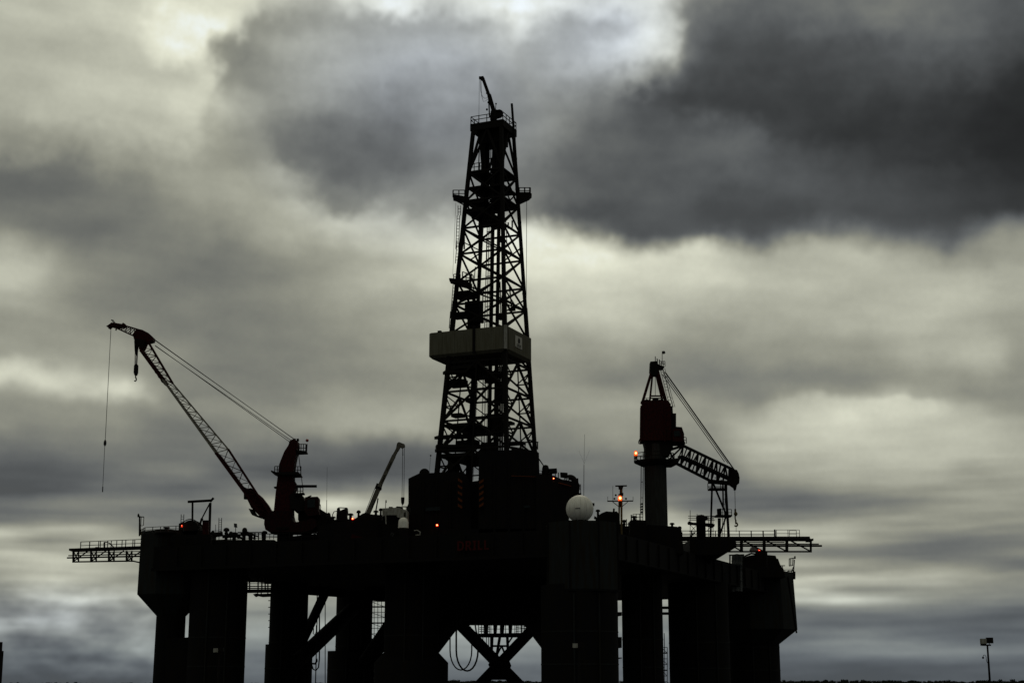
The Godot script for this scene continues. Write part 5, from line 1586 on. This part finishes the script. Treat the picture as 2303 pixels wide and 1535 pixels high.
# ------------------------------------------------------------------ right part of the deck
func build_deck_right() -> void:
	var d := 194.0
	var r := thing("radome", "big white spherical radome with thin seams in front of the drill house", "radome", P(1304, 1175, d))
	var c := P(1304, 1144, d)
	var R := 1.77
	# gore panels of the dome, each with its own edges
	var gores := 14
	for g in gores:
		var st := begin(true)
		var a0 := TAU * (g + 0.012) / gores + 0.2
		var a1 := TAU * (g + 0.988) / gores + 0.2
		var rows := 14
		for i in rows:
			var e0 := -1.12 + (PI / 2 + 1.12) * i / rows
			var e1 := -1.12 + (PI / 2 + 1.12) * (i + 1) / rows
			for k in 3:
				var b0 := lerpf(a0, a1, k / 3.0)
				var b1 := lerpf(a0, a1, (k + 1) / 3.0)
				var q := []
				for s in [[b0, e0], [b0, e1], [b1, e1], [b1, e0]]:
					q.append(c - r.position + Vector3(cos(s[0]) * cos(s[1]), sin(s[1]), sin(s[0]) * cos(s[1])) * R)
				quad(st, q[3], q[2], q[1], q[0])
		put(r, "dome_panel", done(st), M.white)
	ball(r, "inner_shell", M.cabin_white, c, R - 0.012)
	lathe(r, "pedestal", M.steel, c, [[c.y - 3.2, 1.0], [c.y - 1.75, 0.95], [c.y - 1.5, 1.1]], 20)
	var bl := begin()
	# small dark line of print on the dome
	for k in 8:
		var a := PI * 0.5 + 0.02 + k * 0.045
		var hgt := 0.055 if k % 3 != 0 else 0.085
		var p0 := c - r.position + Vector3(cos(a) * cos(0.0), -0.06, sin(a)) * (R + 0.012)
		var p1 := c - r.position + Vector3(cos(a + 0.036), -0.06, sin(a + 0.036)) * (R + 0.012)
		p0.y += k * -0.006 
		quad(bl, p0 - Vector3(0, hgt, 0), p0 + Vector3(0, hgt, 0), p1 + Vector3(0, hgt * 0.8, 0), p1 - Vector3(0, hgt, 0))
	put(r, "print_line", done(bl), M.dark_print)
	plate(r, "side_box", M.steel, [1331, 1131, 1337, 1131, 1337, 1137, 1333, 1138], d, 0.4)
	var an := thing("whip_aerial", "tall thin aerial with fine side whips above the big white radome", "antenna", P(1313, 1118, 200))
	rod(an, "mast", M.steel, P(1312.5, 1200, 200), P(1313.5, 1045, 200), 0.075)
	rod(an, "whip", M.galvanised, P(1313.5, 1045, 200), P(1315, 976, 200), 0.035)
	for s in [-1, 1]:
		rod(an, "side_whip", M.galvanised, P(1314, 1042, 200), P(1314 + s * 12, 1012, 200), 0.015)
	# rounded tarpaulin-covered heap and small stuff to the right of the radome
	var h := thing("lifeboat_cover", "dark rounded cover beside the big white radome", "cover", P(1365, 1180, 202))
	plate(h, "cover", M.hull, [1336, 1176, 1343, 1162, 1352, 1156, 1362, 1152, 1376, 1153, 1386, 1152, 1392, 1160, 1396, 1222, 1336, 1222], 202, 3.0)
	plate(h, "latch", M.steel, [1337, 1160, 1342, 1163, 1341, 1168, 1336, 1166], 202, 0.5)
	bar(h, "strut", M.steel, P(1380, 1156, 202), P(1381, 1143, 202), 0.2)
	# radar mast
	var m := thing("radar_mast", "yellowish mast with crossarm, radar bar and lit orange lamp", "mast", P(1395, 1225, 207))
	var z := 207.0
	bar(m, "post", M.yellow_steel, P(1392, 1228, z), P(1393, 1110, z), 0.18)
	bar(m, "post", M.yellow_steel, P(1398, 1228, z), P(1398, 1096, z), 0.22)
	bar(m, "post", M.steel, P(1395, 1140, z), P(1395.5, 1096, z), 0.14)
	bar(m, "yard", M.steel, P(1366, 1126.5, z), P(1424, 1126, z), 0.15)
	bar(m, "radar_bar", M.steel, P(1384, 1092.5, z), P(1410, 1092, z), 0.18)
	plate(m, "radar_motor", M.steel, [1391, 1094, 1402, 1094, 1400, 1100, 1392, 1100], z, 0.5)
	bar(m, "knee", M.steel, P(1378, 1128, z), P(1391, 1138, z), 0.09)
	bar(m, "knee", M.steel, P(1412, 1128, z), P(1400, 1138, z), 0.09)
	for x in [1367, 1424]:
		rod(m, "tip_aerial", M.galvanised, P(x, 1127, z), P(x, 1116, z), 0.06)
	rod(m, "tip_aerial", M.galvanised, P(1378.5, 1126, z), P(1378.5, 1092, z), 0.06)
	for x in [[1382, 1121], [1385, 1113], [1408, 1121]]:
		ball(m, "camera_ball", M.steel, P(x[0], x[1], z), 0.14, 1.0, 8)
	plate(m, "box", M.steel, [1394, 1108, 1402, 1108, 1402, 1114, 1395, 1114], z, 0.4)
	var p := thing("deck_posts", "cluster of thin black posts and rails left of the grey crane column", "railing", P(1410, 1225, 209))
	for a in [[1401, 1180], [1405, 1169], [1409, 1167], [1414, 1174], [1398, 1184]]:
		bar(p, "post", M.steel, P(a[0], 1226, 209), P(a[0], a[1], 209), 0.11)
	for y in [1178, 1185, 1190]:
		bar(p, "rail", M.steel, P(1397, y, 209), P(1417, y, 209), 0.09)
	var g := thing("crane_foot_platform", "railed black platform at the foot of the grey crane column", "platform", P(1432, 1225, 214))
	plate(g, "base", M.hull, [1416, 1172, 1424, 1170, 1452, 1172, 1452, 1242, 1412, 1242], 214, 2.6)
	rails(g, M.steel, [P(1424, 1172, 212.8), P(1446, 1171, 212.8)], 1.0, 0.45, 0.08)
	bar(g, "post", M.steel, P(1420, 1175, 213), P(1420, 1157, 213), 0.14)
	plate(g, "step_block", M.hull, [1395, 1186, 1455, 1182, 1520, 1186, 1530, 1190, 1536, 1246, 1395, 1240], 217, 3.0)
	plate(g, "step_block", M.hull, [1502, 1188, 1518, 1186, 1525, 1190, 1526, 1197, 1533, 1198, 1534, 1250, 1500, 1250], 223, 2.6)
	for q in [[1345, 1160, 0.9, 0.3, 203, "mushroom vent between the white radome and the dark rounded cover"], [1404, 1186, 1.1, 0.34, 209, "mushroom vent just right of the radar mast's foot"], [1427, 1172, 0.8, 0.4, 214, "mushroom vent on the railed platform beside the grey crane column"], [1512, 1187, 0.8, 0.36, 222, "mushroom vent just right of the grey crane column"], [1529, 1198, 1.0, 0.3, 223, "rightmost mushroom vent, on the low step right of the grey column"]]:
		mushroom(q, q[4], q[5], "mushroom vents on the right deck")
	# scaffolded stack
	var s := thing("scaffolded_stack", "short black exhaust stack wrapped in scaffold tubes and planks", "scaffold", P(1577, 1212, 232))
	var e := 232.0
	var sc := P(1577, 1190, e)
	lathe(s, "stack", M.steel, sc, [[P(0, 1216, e).y, 0.72], [P(0, 1162, e).y, 0.72], [P(0, 1158, e).y, 0.5]], 16)
	plate(s, "cowl", M.steel, [1569, 1164, 1576, 1157, 1584, 1160, 1591, 1161, 1592, 1168, 1586, 1171, 1585, 1182, 1569, 1182], e, 1.0)
	for a in [[1552.5, 1147, 1212], [1568, 1155, 1212], [1594, 1160, 1212], [1604, 1164, 1212]]:
		for o in [-1.0, 1.0]:
			rod(s, "upright_tube", M.steel, P(a[0], a[1], e + o), P(a[0], a[2], e + o), 0.09)
	for y in [[1160, 1548, 1606], [1165, 1548, 1606], [1169, 1550, 1608], [1194, 1550, 1606], [1200, 1550, 1606]]:
		rod(s, "cross_tube", M.steel, P(y[1], y[0], e - 1), P(y[2], y[0], e - 1), 0.09)
	plate(s, "plank_deck", M.steel, [1548, 1173, 1556, 1176, 1600, 1178, 1606, 1180, 1605, 1185, 1585, 1181, 1549, 1178], e, 2.2)
	for a in [[1553, 1180, 1564, 1192], [1566, 1182, 1554, 1194], [1548, 1210, 1560, 1196], [1600, 1182, 1590, 1194]]:
		rod(s, "diagonal_tube", M.steel, P(a[0], a[1], e - 1), P(a[2], a[3], e - 1), 0.08)
	rod(s, "diagonal_tube", M.steel, P(1550, 1210, e - 1), P(1564, 1196, e - 1), 0.2)
	for x in [1560, 1600]:
		rod(s, "support_strut", M.hull, P(x, 1252, 227), P(x - 14, 1300, 244), 0.5)
	plate(s, "foot_block", M.hull, [1530, 1230, 1628, 1230, 1630, 1246, 1604, 1262, 1530, 1262], 237, 26.0)
	# right hull box: winch house, rails, sensor mast, tarpaulin
	var f := 262.0
	var w := thing("anchor_winch", "black winch house with ladder frame on the right hull box", "winch", P(1700, 1290, f))
	plate(w, "house", M.hull, [1668, 1256, 1680, 1252, 1700, 1249, 1738, 1252, 1742, 1262, 1748, 1272, 1756, 1282, 1760, 1300, 1664, 1300], f, 6.0)
	hose(w, "drum_rim", M.steel, [P(1668, 1262, f - 3.2), P(1676, 1250, f - 3.2), P(1690, 1244, f - 3.2), P(1704, 1246, f - 3.2)], 0.3)
	plate(w, "hood", M.canvas, [1687, 1236, 1690, 1230, 1698, 1229, 1705, 1234, 1704, 1241, 1690, 1241], f - 2, 1.6)
	plate(w, "bracket", M.steel, [1700, 1240, 1716, 1236, 1724, 1240, 1724, 1250, 1700, 1250], f - 1, 1.2)
	for b in [[1736, 1252, 1748, 1258, 0.2], [1748, 1256, 1754, 1272, 0.3], [1741, 1256, 1744, 1276, 0.16], [1748, 1258, 1748, 1280, 0.2], [1754, 1272, 1753, 1284, 0.24], [1742, 1263, 1752, 1263, 0.16], [1728, 1250, 1740, 1250, 0.2]]:
		bar(w, "frame_bar", M.steel, P(b[0], b[1], f - 2), P(b[2], b[3], f - 2), b[4])
	ladder(w, M.steel, P(1746, 1290, f - 2.4), P(1744, 1256, f - 2.4), Vector3.RIGHT, 0.5, 0.4, 0.09)
	var rr := thing("guard_rail", "short pale guard rail at the right hull box corner", "railing", P(1770, 1294, f))
	rails(rr, M.galvanised, [P(1757, 1294, f), P(1784, 1293, f)], 0.95, 0.6, 0.08)
	plate(rr, "notice", M.yellow_steel, [1762, 1284, 1765, 1284, 1765, 1292, 1762, 1292], f - 0.1, 0.05)
	plate(rr, "corner_post", M.steel, [1784, 1284, 1789, 1285, 1789, 1302, 1784, 1302], f, 0.5)
	var v := thing("valve_stand", "small T-shaped valve stand beside the right guard rail", "valve", P(1760, 1284, f))
	bar(v, "stem", M.steel, P(1760.5, 1290, f), P(1760.5, 1272, f), 0.1)
	bar(v, "handle", M.steel, P(1754, 1271.5, f), P(1766, 1271.5, f), 0.14)
	var sm := thing("wind_sensor_mast", "thin sensor mast with framed box at the right hull box corner", "mast", P(1784, 1290, f))
	bar(sm, "post", M.steel, P(1785, 1290, f), P(1787, 1258, f), 0.16)
	bar(sm, "arm", M.steel, P(1775, 1256, f), P(1789, 1254, f), 0.14)
	plate(sm, "sensor", M.steel, [1786, 1256, 1787, 1250, 1789.5, 1250, 1790, 1256], f, 0.25)
	for b in [[1775.5, 1256, 1775.5, 1272], [1779, 1256, 1779, 1272], [1784, 1255, 1783, 1271], [1775, 1272, 1784, 1271]]:
		bar(sm, "frame", M.steel, P(b[0], b[1], f), P(b[2], b[3], f), 0.13)
	bar(sm, "brace", M.steel, P(1780, 1286, f), P(1785, 1274, f), 0.14)
	bar(sm, "brace", M.steel, P(1771, 1284, f), P(1786, 1283, f), 0.14)
	# tarpaulin hanging in front of the right columns
	var tp := thing("tarpaulin", "tall pale grey tarpaulin hung in folds beside the right column", "tarpaulin", P(1658, 1330, 247))
	var st := begin(true)
	var n1 := FastNoiseLite.new()
	n1.seed = 9
	n1.frequency = 0.9
	var grid := []
	for j in 25:
		var row := []
		for i in 13:
			var x := lerpf(1646, 1670.5, i / 12.0) + (2.0 * n1.get_noise_1d(j * 0.4) if i == 0 or i == 12 else 0.0)
			var y := lerpf(1248 - 3.0 * sin(i / 12.0 * PI), 1329 + 2.5 * n1.get_noise_1d(i * 1.3 + 40), j / 24.0)
			var q := P(x, y, 247.0)
			q.z += 0.16 * n1.get_noise_2d(i * 0.55, j * 0.16) + (0.22 if j in [6, 7] else 0.0) - (0.14 if j in [8, 15] else 0.0) + 0.10 * sin(i * 1.4)
			row.append(q - tp.position)
		grid.append(row)
	for j in 24:
		for i in 12:
			quad(st, grid[j + 1][i], grid[j][i], grid[j][i + 1], grid[j + 1][i + 1])
			quad(st, grid[j + 1][i + 1] - Vector3(0, 0, 0.02), grid[j][i + 1] - Vector3(0, 0, 0.02), grid[j][i] - Vector3(0, 0, 0.02), grid[j + 1][i] - Vector3(0, 0, 0.02))
	put(tp, "sheet", done(st), M.canvas)
	for y in [1279, 1305]:
		rod(tp, "lashing", M.rope, P(1645, y, 246.7), P(1671, y + 2, 246.7), 0.07)
	bar(tp, "hanging_pole", M.steel, P(1640, 1248, 247.2), P(1674, 1247, 247.2), 0.2)
	for x in [1642, 1672]:
		bar(tp, "frame_post", M.steel, P(x, 1300, 247.4), P(x, 1247, 247.4), 0.2)

# ------------------------------------------------------------------ lamps that are lit
func build_lamps() -> void:
	var list := [
		[1430, 1019, 217.5, 4.2, 6.0, "lit orange lamp on the railing of the right crane's ring platform"],
		[1394.5, 1120, 206.4, 5.0, 6.0, "lit orange lamp in the middle of the radar mast"],
		[793, 1166, 206.0, 3.0, 2.4, "lit red-orange lamp left of the telescopic boom's foot"],
		[983, 1180.5, 207.5, 3.0, 2.6, "lit lamp on the dark left wall of the drill house"],
		[408.5, 1182, 211.5, 1.7, 2.2, "lit red-orange lamp below the ladder left of the portal frame"],
		[1708.5, 1235.5, 257.0, 2.8, 2.6, "lit red-orange lamp under the right gangway boom"],
		[1245, 1075.5, 206.0, 1.7, 1.7, "tiny lit red lamp on the drill house's right roof"],
	]
	for l in list:
		var d: float = l[2]
		var k := d / FOCAL
		var o := thing("warning_lamp", l[5], "lamp", P(l[0], l[1], d), "lit lamps on the platform")
		var rx: float = l[3] * k
		var ry: float = l[4] * k
		var c := P(l[0], l[1], d)
		var glow: Material = M.amber if l[3] > 3.5 else M.red_glow
		lathe(o, "lens", glow, c, [[c.y - ry, rx * 0.8], [c.y - ry * 0.5, rx], [c.y + ry * 0.4, rx], [c.y + ry * 0.8, rx * 0.75], [c.y + ry, rx * 0.3]], 14)
		var front := c + Vector3(0, 0, rx * 0.96)
		ball(o, "lamp_glow", M.hot, front, minf(rx, ry) * 0.62, 1.0, 12)
		lathe(o, "lamp_holder", M.steel, c, [[c.y - ry - 0.5, 0.1], [c.y - ry - 0.12, 0.12], [c.y - ry, rx * 0.8]], 10)
		var light := OmniLight3D.new()
		light.name = "lamp_light"
		light.light_color = Color(1.0, 0.45, 0.16)
		light.light_energy = 0.5 if l[3] > 3.5 else 0.2
		light.light_size = rx
		light.omni_range = 30.0
		light.omni_attenuation = 2.0
		light.shadow_enabled = true
		light.position = front - o.position + Vector3(0, 0, rx * 1.1)
		o.add_child(light)

# ------------------------------------------------------------------ lights on the quay, in front of the water
func build_quay_lights() -> void:
	var spots := [[2219, 1442, 110.0, "tall floodlight pole with two heads standing alone at the right", 1.0], [491, 1461, 110.0, "quay floodlight pole seen against the left column", 0.75], [1300, 1451, 110.0, "quay floodlight pole seen against the near column", 0.85]]
	for s in spots:
		var d: float = s[2]
		var top := P(s[0], s[1], d)
		var foot := Vector3(top.x + 0.06, 3.3, top.z)
		var o := thing("floodlight_pole", s[3], "floodlight pole", foot, "floodlight poles on the quay")
		var q: float = s[4]
		lathe(o, "pole", M.steel, foot, [[3.3, 0.09], [top.y - 0.25, 0.065]], 10)
		lathe(o, "base_plate", M.steel, foot, [[3.3, 0.25], [3.36, 0.25]], 10)
		block(o, "crossbar", M.steel, top - Vector3(0, 0.3, 0), Vector3(0.62 * q, 0.1, 0.12), false)
		var a := block(o, "lamp_head", M.cabin_white, top + Vector3(-0.24 * q, -0.16, 0.1), Vector3(0.42 * q, 0.36 * q, 0.3), false, 0.05)
		block(o, "lamp_head", M.steel, top + Vector3(0.24 * q, -0.12, 0), Vector3(0.46 * q, 0.4 * q, 0.3), false, 0.03)
		for x in [-0.2, 0.2]:
			bar(o, "bracket", M.steel, top + Vector3(x * q, -0.3, 0), top + Vector3(x * q, -0.1, 0), 0.05)
		if q == 1.0:
			bar(a, "cowl", M.steel, top + Vector3(-0.45, -0.12, 0.12), top + Vector3(-0.06, -0.12, 0.12), 0.14, 0.34)
			hose(o, "camera_arm", M.steel, [top + Vector3(-0.01, -1.5, 0), top + Vector3(-0.08, -1.35, 0), top + Vector3(-0.09, -1.05, 0), top + Vector3(-0.16, -0.94, 0), top + Vector3(-0.26, -0.95, 0), top + Vector3(-0.31, -1.06, 0)], 0.04)
			ball(o, "camera_dome", M.steel, top + Vector3(-0.31, -1.13, 0), 0.075, 1.0, 10)
	var p := thing("mooring_post", "dark steel post cut off by the left edge of the frame", "post", P(-2, 1540, 110))
	var pc := P(-1, 1480, 110)
	bar(p, "post", M.steel, Vector3(pc.x, 3.3, pc.z), P(-1, 1443, 110), 0.26)
	bar(p, "sleeve", M.steel, Vector3(pc.x, 3.3, pc.z), P(-1, 1463, 110), 0.36)
